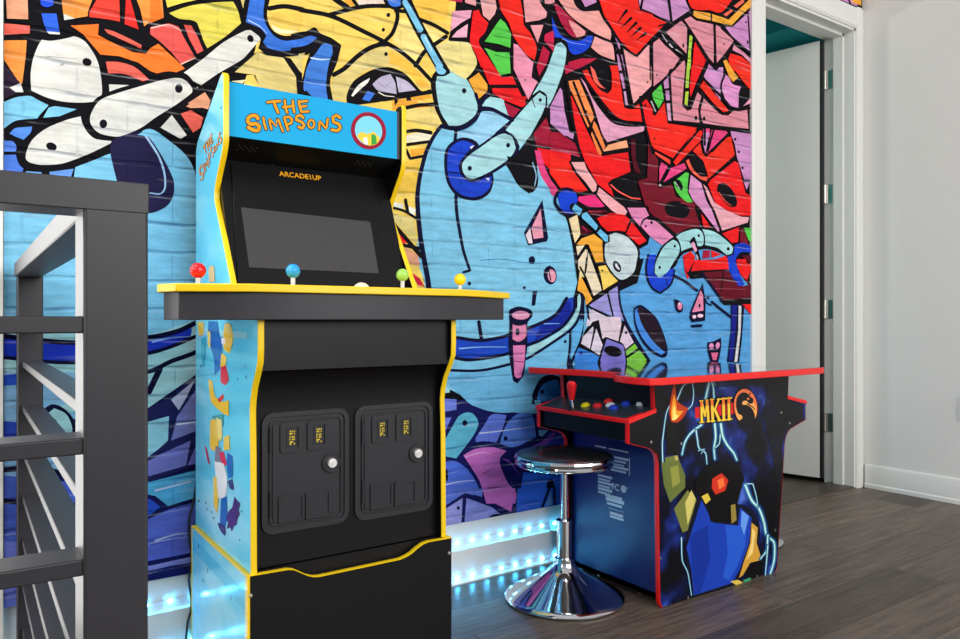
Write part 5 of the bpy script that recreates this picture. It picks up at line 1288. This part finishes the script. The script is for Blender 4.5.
# coin doors
def coin_door(cx, cz, w, h):
    Y0 = -0.492
    bm = NB(); ring_prism(bm, rrect(cx, cz, w, h, 0.026), rrect(cx, cz, w - 0.022, h - 0.022, 0.017), XZ, Y0 + 0.001, Y0 - 0.006)
    ring_prism(bm, rrect(cx, cz, w - 0.034, h - 0.034, 0.014), rrect(cx, cz, w - 0.042, h - 0.042, 0.011), XZ, Y0 + 0.001, Y0 - 0.0055)
    prism(bm, rrect(cx, cz, w - 0.020, h - 0.020, 0.018), XZ, Y0 + 0.001, Y0 - 0.0020)
    d = obj('coin_door', bm, M['moulded'], t, bevel=0.0012, label='moulded black coin door with yellow price tags')
    bm = NB(); prism(bm, rrect(cx, cz, w - 0.050, h - 0.050, 0.008), XZ, Y0 - 0.001, Y0 - 0.0045)
    obj('door_leaf', bm, M['moulded'], d, bevel=0.001)
    for sx in (-0.176, 0.130):
        bm = NB(); px = cx + sx * w; pz = cz + 0.285 * h
        ring_prism(bm, rrect(px, pz, 0.052, 0.066, 0.006), rrect(px, pz, 0.032, 0.046, 0.002), XZ, Y0 - 0.003, Y0 - 0.0085)
        prism(bm, rrect(px, pz, 0.034, 0.048, 0.002), XZ, Y0 - 0.003, Y0 - 0.0052)
        cs = obj('coin_slot', bm, M['moulded'], d, bevel=0.001)
        bm = NB(); prism(bm, rrect(px + 0.001, pz, 0.024, 0.038, 0.001), XZ, Y0 - 0.004, Y0 - 0.0062)
        obj('price_tag', bm, M['moulded_dark'], d)
        bm = NB()
        for xs, zz, ww in ((-0.0040, 0.0135, 0.0026), (0.0010, 0.0135, 0.0040), (0.0062, 0.0135, 0.0026), (-0.0020, 0.0082, 0.0070), (0.0060, 0.0082, 0.0024), (-0.0035, 0.0010, 0.0036), (0.0035, 0.0010, 0.0060),
                           (-0.0045, -0.0045, 0.0024), (0.0020, -0.0045, 0.0040), (0.0062, -0.0045, 0.0022), (-0.0010, -0.0105, 0.0086), (0.0060, -0.0150, 0.0030), (-0.0030, -0.0150, 0.0040)):
            box(bm, px + 0.001 + xs - ww / 2, px + 0.001 + xs + ww / 2, Y0 - 0.0066, Y0 - 0.0060, pz + zz - 0.0018, pz + zz + 0.0018)
        obj('price_print', bm, M['gold'], d, label='yellow print on the price tag')
        bm = NB(); pz = cz - 0.305 * h
        ring_prism(bm, rrect(px, pz, 0.060, 0.060, 0.003), rrect(px, pz, 0.050, 0.050, 0.002), XZ, Y0 - 0.003, Y0 - 0.0085)
        ring_prism(bm, rrect(px, pz, 0.044, 0.044, 0.002), rrect(px, pz, 0.040, 0.040, 0.002), XZ, Y0 - 0.003, Y0 - 0.0040)
        prism(bm, rrect(px, pz, 0.052, 0.052, 0.002), XZ, Y0 - 0.003, Y0 - 0.0055)
        obj('return_flap', bm, M['moulded'], d, bevel=0.0008)
    for zz in (0.27, -0.25):
        bm = NB(); cyl(bm, (cx - 0.405 * w, Y0 - 0.005, cz + zz * h - 0.028), (cx - 0.405 * w, Y0 - 0.005, cz + zz * h + 0.028), 0.0036, 12); obj('hinge', bm, M['moulded'], d)
    lx, lz = cx + 0.285 * w, cz + 0.01
    bm = NB(); cyl(bm, (lx, Y0, lz), (lx, Y0 - 0.008, lz), 0.021, 28); ring_prism(bm, rrect(lx, lz, 0.046, 0.046, 0.0229), rrect(lx, lz, 0.040, 0.040, 0.0199), XZ, Y0 - 0.003, Y0 - 0.0095); obj('lock_boss', bm, M['moulded'], d, bevel=0.001)
    bm = NB(); cyl(bm, (lx, Y0 - 0.006, lz), (lx, Y0 - 0.015, lz), 0.0115, 28, 0.0105); cyl(bm, (lx, Y0 - 0.014, lz), (lx, Y0 - 0.0165, lz), 0.0065, 20)
    box(bm, lx - 0.001, lx + 0.001, Y0 - 0.0172, Y0 - 0.0160, lz - 0.004, lz + 0.004); obj('lock', bm, M['lock'], d, label='chrome lock cylinder')
coin_door(0.6395, 0.5475, 0.208, 0.270); coin_door(0.8665, 0.5465, 0.214, 0.274)
# control deck
deck = [(0.40, -0.34), (0.343, -0.400), (0.3255, -0.470), (0.3485, -0.532), (0.480, -0.598), (1.005, -0.600), (1.118, -0.545), (1.228, -0.484), (1.232, -0.32)]
inner = [(0.41, -0.345), (0.357, -0.402), (0.339, -0.468), (0.357, -0.522), (0.482, -0.588), (1.003, -0.590), (1.112, -0.536), (1.208, -0.483), (1.212, -0.322)]
bm = NB(); prism(bm, inner, XY, 0.889, 0.9470); obj('deck_box', bm, M['deck_grey'], t, bevel=0.002, label='dark grey control deck box')
bm = NB(); prism(bm, deck, XY, 0.9468, 0.9630); dp = obj('deck_plate', bm, M['yellow'], t, bevel=0.002, label='deck plate with bright yellow edge')
bm = NB(); prism(bm, [(0.404, -0.342), (0.347, -0.402), (0.3295, -0.468), (0.352, -0.528), (0.482, -0.593), (1.003, -0.595), (1.115, -0.541), (1.212, -0.487), (1.217, -0.322)], XY, 0.9625, 0.9637); obj('deck_print', bm, M['yellow'], dp)
def stick(px, py, y, m, label, r):
    q = aty(px, py, y)
    j = obj('joystick', cyl(NB(), (q.x, y, 0.9632), (q.x, y, 0.9660), 0.016, 24), M['moulded_dark'], t, label=label)
    obj('shaft', cyl(NB(), (q.x, y, 0.9655), (q.x, y, q.z - r * 0.6), 0.0052, 16), M['shaft'], j)
    obj('ball_top', ball(NB(), q, r), m, j)
stick(198, 270.5, -0.43, M['ball_red'], 'joystick with red ball top', 0.0172)
stick(293, 271, -0.46, M['ball_blue'], 'joystick with blue ball top', 0.0165)
stick(402.5, 275, -0.46, M['ball_green'], 'joystick with lime green ball top', 0.0160)
stick(460, 279.5, -0.44, M['ball_yellow'], 'joystick with yellow ball top', 0.0160)
q = aty(361.5, 289, -0.50); obj('track_ball', ball(NB(), (q.x, -0.50, 0.957), 0.0215), M['cream'], t, label='cream track ball')

# power cord hanging down beside the riser
pts = []
for px, py in ((198, 470), (196.5, 482), (194.5, 497), (192, 508), (189.5, 518), (188.8, 530), (189.6, 542), (191.6, 552), (192.2, 560), (190.2, 570), (188.8, 580), (190.0, 590), (191.6, 600), (190.6, 612), (187.8, 622), (186.4, 634), (185.8, 644)):
    q = aty(px, py, -0.022); pts.append((q.x, -0.022, q.z))
pts = [p for p in pts if p[2] > 0.006] + [(pts[-1][0] - 0.002, -0.026, 0.005), (pts[-1][0] + 0.02, -0.03, 0.0045)]
o = obj('power_cord', tube(NB(), pts, 0.0032), M['cord']); props(o, 'thin wavy black power cord hanging behind the upright cabinet', 'cord')

# ------------------------------------------------------------------ head-to-head arcade table
MY0, MY1, MXC = -0.550, -0.115, 2.077
t = empty('arcade_table', (MXC, -0.33, 0.0), 'low black arcade table with red edging and lightning printed on its side', 'arcade table')
half = [(1.768, 0.004), (1.760, 0.012), (1.756, 0.025), (1.748, 0.452), (1.744, 0.472), (1.734, 0.487), (1.716, 0.499), (1.623, 0.523), (1.623, 0.592), (1.733, 0.614), (1.728, 0.700)]
mirror = lambda L: [(2 * MXC - a, b) for a, b in L]
right = mirror(half)
right[:4] = [(2.346, 0.004), (2.354, 0.012), (2.358, 0.025), (2.402, 0.452)]
outline = half + right[::-1]
def table_side(y0, y1, art):
    yo = y0 if art else y1
    p = Painter(lambda px, py: aty(px, py, y0 - 0.0006), (0, -1, 0), 0.000009, 1)
    prism(p.bm, outline, XZ, y0, y1)
    for f in p.bm.faces:
        c = f.calc_center_median(); f.material_index = 1 if abs(c.y - yo) < 1e-6 else 0
        for l in f.loops: l[p.lay] = (*lin((12, 12, 18)), 0.0)
    return p
p = table_side(MY0, MY0 + 0.016, True)
WHL, CYL, DGL = (204, 238, 236), (72, 170, 186, 0.75), (30, 96, 170, 0.45)
def bolt(pts, w=4.0):
    p.S(DGL, pts, w * 2.0, w * 1.5); p.S(CYL, pts, w * 1.05, w * 0.8); p.S(WHL, pts, w * 0.55, w * 0.3)
# dark border where the print fades to black at the top, left and right
p.view(650, 350, 5.322)
BK = (14, 14, 20)
p.F((13, 13, 18, 0.94), [(24, 182), (60, 180), (60, 500), (50, 700), (44, 600), (36, 555), (0, 524), (-104, 494), (-104, 380), (30, 324)], False)
p.F((13, 13, 18, 0.92), [(640, 132), (736, 128), (726, 238), (818, 292), (814, 374), (722, 436), (706, 490), (672, 1150), (640, 1150), (676, 700), (600, 330)], False)
p.F((13, 13, 18, 0.80), [(24, 182), (736, 128), (734, 165), (500, 190), (24, 225)], False)
p.view(660, 370, 6.39)
bolt([(20, 640), (15, 480), (25, 380), (40, 280), (60, 230)], 9)
bolt([(110, 190), (150, 100), (205, 75), (215, 150), (205, 220), (180, 250)], 9)
bolt([(320, 60), (305, 120), (290, 190)], 20); bolt([(325, 60), (340, 110), (345, 180)], 14); bolt([(345, 70), (352, 100)], 6)
bolt([(265, 350), (200, 400), (160, 460), (140, 540)], 16); bolt([(230, 385), (240, 450), (250, 500), (290, 530), (300, 600)], 11); bolt([(245, 515), (285, 505), (262, 535)], 6)
bolt([(350, 345), (355, 430), (345, 500), (350, 570)], 18); bolt([(388, 345), (400, 420), (430, 480), (470, 530), (490, 575)], 20); bolt([(385, 410), (378, 470), (350, 500)], 9)
# flame licking up, plain tongues of orange and yellow
p.F((196, 60, 20), [(70, 330), (58, 250), (80, 120), (95, 70), (100, 120), (112, 200), (180, 245), (150, 300), (110, 335)]); p.F((250, 160, 40), [(75, 320), (70, 260), (88, 150), (100, 200), (108, 260), (150, 262), (110, 310)]); p.F((255, 232, 120), [(78, 322), (82, 250), (94, 220), (100, 280), (120, 290), (100, 318)])
# olive and gold shards below the flame
p.F((18, 18, 16), [(40, 330), (100, 335), (120, 540), (40, 545)], False)
p.F((112, 122, 60), [(30, 560), (100, 545), (130, 640), (130, 700), (70, 690), (40, 650)], False); p.F((190, 180, 90), [(92, 550), (112, 545), (130, 640), (112, 660)], False)
p.view(650, 460, 3.994)
p.F((104, 116, 58), [(45, 10), (115, 0), (140, 60), (140, 110), (80, 170), (55, 100)], False); p.F((150, 150, 70), [(80, 30), (112, 20), (120, 90), (90, 110)], False)
p.F((120, 126, 62), [(95, 195), (150, 120), (185, 160), (150, 280), (130, 290)], False); p.F((214, 200, 112), [(140, 170), (165, 120), (182, 155), (150, 260)], False)
# broad royal blue facets
p.F((16, 20, 40), [(190, 150), (320, 170), (410, 200), (440, 300), (390, 420), (340, 500), (170, 545), (140, 340)])
p.F((26, 64, 178), [(205, 160), (250, 250), (350, 262), (360, 190), (405, 230), (395, 330), (360, 430), (330, 490), (175, 540), (165, 440), (145, 350), (170, 270)], False)
p.F((38, 90, 206), [(300, 260), (350, 262), (385, 260), (380, 340), (345, 430), (315, 480), (290, 470), (310, 370)], False); p.F((20, 50, 152), [(160, 300), (230, 260), (240, 400), (200, 530), (178, 535), (168, 440)], False); p.F((104, 156, 240), [(365, 200), (395, 225), (375, 300), (362, 262)], False)
p.F((214, 160, 60), [(405, 250), (430, 270), (425, 330), (440, 380), (440, 400), (400, 410), (370, 460), (355, 470), (380, 390), (400, 330)], False); p.F((246, 214, 130), [(408, 270), (420, 290), (410, 370), (385, 400), (405, 330)], False)
# glowing embers in the dark cloud above
p.F((12, 12, 14), [(180, 120), (200, 50), (280, 0), (340, 20), (375, 70), (360, 130), (330, 250), (240, 245), (225, 170)])
p.F((212, 52, 34), [(248, 75), (285, 52), (312, 80), (300, 122), (262, 138), (246, 112)], False); p.F((250, 120, 60), [(268, 82), (292, 70), (298, 102), (276, 118)], False); p.F((224, 196, 70), [(205, 145), (230, 132), (242, 158), (222, 176)], False); p.F((150, 130, 60), [(322, 180), (340, 175), (345, 240), (325, 255)], False)
S_, = [bolt]
bolt([(380, 100), (405, 160), (435, 195), (455, 250), (465, 300), (495, 330), (495, 400), (478, 460)], 13); bolt([(470, 300), (465, 360), (440, 395)], 9); bolt([(385, 95), (410, 95), (425, 150), (430, 190)], 5); bolt([(470, 340), (460, 460)], 6)
bolt([(125, 310), (128, 400), (150, 450), (165, 540)], 5)
p.F((60, 150, 110), [(370, 480), (400, 468), (405, 488), (380, 492)], False); p.F((220, 190, 80), [(320, 485), (350, 478), (372, 490), (345, 500)], False)
# red plate, yellow capitals and the round crest
p.view(660, 370, 6.39)
p.F((222, 24, 36), [(222, 240), (470, 208), (468, 282), (225, 308)], False)
def capitals(col, grow, dz=0):
    for pts, w in (([(266, 332), (263, 200)], 15), ([(263, 200), (286, 292)], 14), ([(286, 292), (300, 194)], 8), ([(298, 194), (308, 326)], 16), ([(252, 336), (280, 332)], 7), ([(298, 330), (318, 328)], 7), ([(252, 198), (272, 196)], 7),
                   ([(330, 190), (336, 326)], 17), ([(374, 186), (346, 258)], 10), ([(347, 250), (378, 320)], 17), ([(320, 190), (342, 188)], 7), ([(324, 328), (348, 326)], 7), ([(364, 187), (382, 185)], 7), ([(366, 323), (388, 320)], 7),
                   ([(403, 184), (406, 318)], 17), ([(437, 180), (440, 315)], 17), ([(386, 186), (456, 178)], 8), ([(390, 322), (458, 313)], 8)):
        p.S(col, pts, w + grow, sm=False)
capitals((14, 10, 12), 11); capitals((250, 206, 60), 0)
for a, b, w in ((263, 204, 15), (299, 198, 12), (330, 194, 17), (403, 188, 17), (437, 184, 17)): p.S((244, 120, 40), [(a, b), (a + 1, b + 26)], w, sm=False)
p.E((20, 14, 16), (545, 236), 80, 122, -6, 36); p.E((244, 122, 70), (545, 235), 74, 115, -6, 36); p.E((250, 176, 90), (548, 262), 66, 86, -6, 32)
p.F((16, 14, 18), [(484, 230), (486, 190), (500, 160), (530, 142), (556, 150), (572, 168), (594, 186), (590, 214), (566, 214), (556, 200), (538, 196), (524, 206), (526, 222), (548, 222), (570, 232), (590, 252), (604, 290), (602, 322), (582, 345), (548, 352), (512, 346), (492, 330), (506, 322), (524, 308), (520, 290), (500, 280), (488, 256)])
p.F((244, 130, 70), [(556, 176), (572, 184), (566, 190), (552, 186)], False); p.S((16, 14, 18), [(556, 216), (590, 236), (606, 256)], 9, 4); p.S((16, 14, 18), [(574, 150), (560, 170)], 10, 3)
p.view(0, 0, 1)
obj('side_panel', p.bm, [M['black'], M['night_print']], t, smooth=False, label='side panel printed with lightning, a blue shape, yellow capitals and a round orange crest')
p = table_side(MY1 - 0.016, MY1, False); obj('side_panel', p.bm, [M['black'], M['black']], t, smooth=False)
for y0, y1 in ((MY0, MY0 + 0.016), (MY1 - 0.016, MY1)):
    for L, s in ((half, 0.0035), (right[::-1], 0.0035)):
        bm = NB(); ribbon(bm, L, lambda a, b, d: (a, d, b), y0 - 0.0008, y1 + 0.0008, -s); obj('edge_trim', bm, M['red'], t, label='red edge moulding')
for px, py in ((651, 442), (681, 443.5), (660.5, 558), (688, 597.5), (757, 576), (775, 530), (781, 412.5), (789.5, 423)):
    q = aty(px, py, MY0); bm = NB(); cyl(bm, (q.x, MY0 - 0.0016, q.z), (q.x, MY0 + 0.002, q.z), 0.0042, 12); obj('screw', bm, M['steel'], t, label='silver screw head')
IY0, IY1 = MY0 + 0.016, MY1 - 0.016
# table top with scooped ends
def tt(k):
    e = [(1.650, -0.652 + k), (1.616 + k, -0.636), (1.604 + k, -0.600), (1.614 + k, -0.530), (1.628 + k, -0.482), (1.640 + k, -0.468 + k), (1.690 + k, -0.452 + k), (1.708 + k, -0.420), (1.714 + k, -0.380), (1.712 + k, -0.335), (1.706 + k, -0.270), (1.684 + k, -0.190), (1.652 + k, -0.100), (1.640 + k, -0.050), (1.650 + k, -0.032), (1.672, -0.026 - k)]
    return e + [(2 * MXC - 0.030 - a, b) for a, b in e[::-1]]
bm = NB(); prism(bm, tt(0), XY, 0.700, 0.7205); obj('table_top', bm, M['red'], t, bevel=0.002, label='table top with bright red edge')
bm = NB(); prism(bm, tt(0.006), XY, 0.7203, 0.7215); obj('glass_top', bm, M['tableglass'], t, smooth=False, label='mirror black glass top')
# end boards, consoles and controls
for sgn in (1, -1):
    X = lambda a: MXC + sgn * (a - MXC)
    def pr(bm, L): return prism(bm, [(X(a), b) for a, b in L], XZ, IY0, IY1)
    bm = NB(); pr(bm, [(1.772, 0.02), (1.786, 0.02), (1.786, 0.50), (1.772, 0.50)]); fb = obj('end_board', bm, M['mk_led_tint'], t, label='glossy black end board, led reflection put into its colour')
    bm = NB(); pr(bm, [(1.744, 0.600), (1.756, 0.600), (1.750, 0.700), (1.738, 0.700)]); obj('head_board', bm, M['black'], t)
    bm = NB(); pr(bm, [(1.632, 0.526), (1.772, 0.492), (1.786, 0.502), (1.786, 0.61), (1.632, 0.585)]); obj('console_box', bm, M['black'], t)
    bm = NB(); prism(bm, [(X(a), b) for a, b in [(1.622, 0.5900), (1.622, 0.5944), (1.742, 0.6200), (1.742, 0.6150)]], XZ, MY0 + 0.004, MY1 - 0.004); cd = obj('control_panel', bm, M['mkdeck'], t, label='grey printed control panel')
    bm = NB(); prism(bm, [(X(a), b) for a, b in [(1.6165, 0.5800), (1.6165, 0.5925), (1.736, 0.6180), (1.736, 0.6060)]], XZ, MY0 - 0.003, MY1 + 0.003); obj('edge_trim', bm, M['red'], t, bevel=0.001, label='red edge moulding')
    cs = Vector((X(1.742) - X(1.632), 0, 0.0235)).normalized(); cn = Vector((-cs.z * sgn, 0, abs(cs.x)))
    def cpt(px, py): return atp(px, py, (1.632, 0, 0.5966), Vector((-0.2091, 0, 0.9779)))
    def place(px, py):
        v = cpt(px, py); a, y = v.x, v.y
        y = y if sgn > 0 else (MY0 + MY1) - y
        return Vector((X(a), y, 0.5966 + (a - 1.632) * 0.2136))
    b0 = place(573, 409)
    js = obj('joystick', cyl(NB(), b0, b0 + cn * 0.003, 0.020, 24), M['moulded_dark'], t, label='joystick with red bat top')
    obj('shaft', cyl(NB(), b0, b0 + cn * 0.032, 0.0048, 14), M['chrome'], js)
    q = b0 + cn * 0.030
    bm = NB(); lathe(bm, [(0.0, 0.0), (0.0085, 0.001), (0.0105, 0.010), (0.0150, 0.038), (0.0165, 0.046), (0.0150, 0.055), (0.0090, 0.061), (0.0, 0.063)], (q.x, q.y, q.z), 24); obj('bat_top', bm, M['ball_red'], js)
    for px, py, m, nm in ((585.5, 406, 'btn_yellow', 'yellow'), (597.5, 406.5, 'btn_red', 'red'), (608.5, 402, 'btn_red', 'red'), (610.5, 405.8, 'btn_white', 'white'), (613.5, 408.5, 'btn_blue', 'blue'), (626, 404.5, 'btn_blue', 'blue'), (641, 404.6, 'btn_white', 'white')):
        b = place(px, py); bm = NB()
        lathe(bm, [(0.0158, 0.0), (0.0158, 0.004), (0.0140, 0.0055), (0.0125, 0.0050), (0.0122, 0.0080), (0.0100, 0.0098), (0.0, 0.0104)], (0, 0, 0), 24)
        bmesh.ops.transform(bm, matrix=Matrix.Translation(b) @ Vector((0, 0, 1)).rotation_difference(cn).to_matrix().to_4x4(), verts=bm.verts[:])
        obj('button', bm, M[m], t, label=nm + ' push button')
    if sgn > 0:
        # printed notices on the end board
        def at_e(px, py): return atx(px, py, 1.7715)
        bm = NB()
        def bar(x0, y0, x1, y1, bmx):
            a, b = at_e(x0, y0), at_e(x1, y1)
            box(bmx, 1.7712, 1.7720, min(a.y, b.y), max(a.y, b.y), min(a.z, b.z), max(a.z, b.z))
        bar(609, 448, 628, 453, bm); bar(595, 445, 606, 448.5, bm)
        for k in range(5): bar(611 - (k > 5) * 13, 457.5 + k * 3.2, 628 - (k % 3) * 2, 459.0 + k * 3.2, bm)
        for k in range(6): bar(598, 476 + k * 3.3, 612 - (k % 2) * 2, 477.2 + k * 3.3, bm)
        bar(629, 458, 629.6, 476, bm); bar(605, 496, 622, 498, bm); bar(606, 500, 624, 501.5, bm); bar(607, 504, 622, 506, bm)
        bar(608.5, 508, 623.5, 512, bm); bar(610, 514, 623, 515.2, bm); bar(610, 517, 623.5, 519, bm); bar(622, 487, 628, 488, bm)
        obj('notice_print', bm, M['label'], fb, label='small white printed notices')
        c = at_e(615.5, 487.5)
        text('notice_mark', 'FC', (1.7712, c.y, c.z), (0, -1, 0), (0, 0, 1), 0.030, M['label'], fb)
        c = at_e(623.5, 489); bm = NB(); cyl(bm, (1.7712, c.y, c.z), (1.7720, c.y, c.z), 0.012, 20); obj('notice_stamp', bm, M['label'], fb)
bm = NB(); box(bm, 1.772, 2 * MXC - 1.772, IY0, IY1, 0.020, 0.036); obj('bottom_board', bm, M['black'], t)
for px, py in ((598.5, 575), (639.5, 593.5)):
    q = atx(px, py, 1.772); bm = NB(); cyl(bm, (1.7705, q.y, q.z), (1.773, q.y, q.z), 0.004, 12); obj('screw', bm, M['steel'], t, label='silver screw head')

# ------------------------------------------------------------------ chrome bar stools
SX, SY = 1.574, -0.312
t = empty('bar_stool', (SX, SY, 0.0), 'round chrome bar stool with black seat, between the two arcade machines', 'stool', 'chrome stools at the arcade table')
c = (SX, SY, 0.0)
bm = NB(); lathe(bm, [(0.0, 0.002), (0.186, 0.002), (0.190, 0.005), (0.1905, 0.009), (0.187, 0.013), (0.172, 0.020), (0.140, 0.036), (0.105, 0.055), (0.072, 0.075), (0.048, 0.092), (0.036, 0.106), (0.031, 0.118), (0.0305, 0.130), (0.0, 0.130)], c, 72); obj('base', bm, M['chrome'], t)
bm = NB(); lathe(bm, [(0.0, 0.126), (0.0235, 0.126), (0.0235, 0.243), (0.0255, 0.244), (0.0255, 0.250), (0.012, 0.252), (0.0, 0.252)], c, 40); obj('column', bm, M['chrome'], t)
bm = NB(); cyl(bm, (SX, SY, 0.25), (SX, SY, 0.425), 0.0118, 28); lathe(bm, [(0.0, 0.405), (0.045, 0.412), (0.060, 0.424), (0.0, 0.424)], c, 32); obj('piston', bm, M['chrome'], t)
bm = NB(); lathe(bm, [(0.0, 0.423), (0.140, 0.423), (0.152, 0.426), (0.157, 0.431), (0.1575, 0.436), (0.1545, 0.4405), (0.1580, 0.445), (0.1595, 0.450), (0.1570, 0.456), (0.150, 0.460), (0.0, 0.460)], c, 72); obj('seat_rim', bm, M['chrome'], t)
bm = NB(); lathe(bm, [(0.152, 0.456), (0.151, 0.461), (0.140, 0.466), (0.110, 0.4705), (0.06, 0.473), (0.0, 0.474)], c, 72); obj('seat', bm, M['vinyl'], t, label='black glossy seat pad')
s2 = copy_tree(t, (2.562, -0.215, 0.0))
s2['label'] = 'chrome stool behind the arcade table, only its base rim showing by the door'
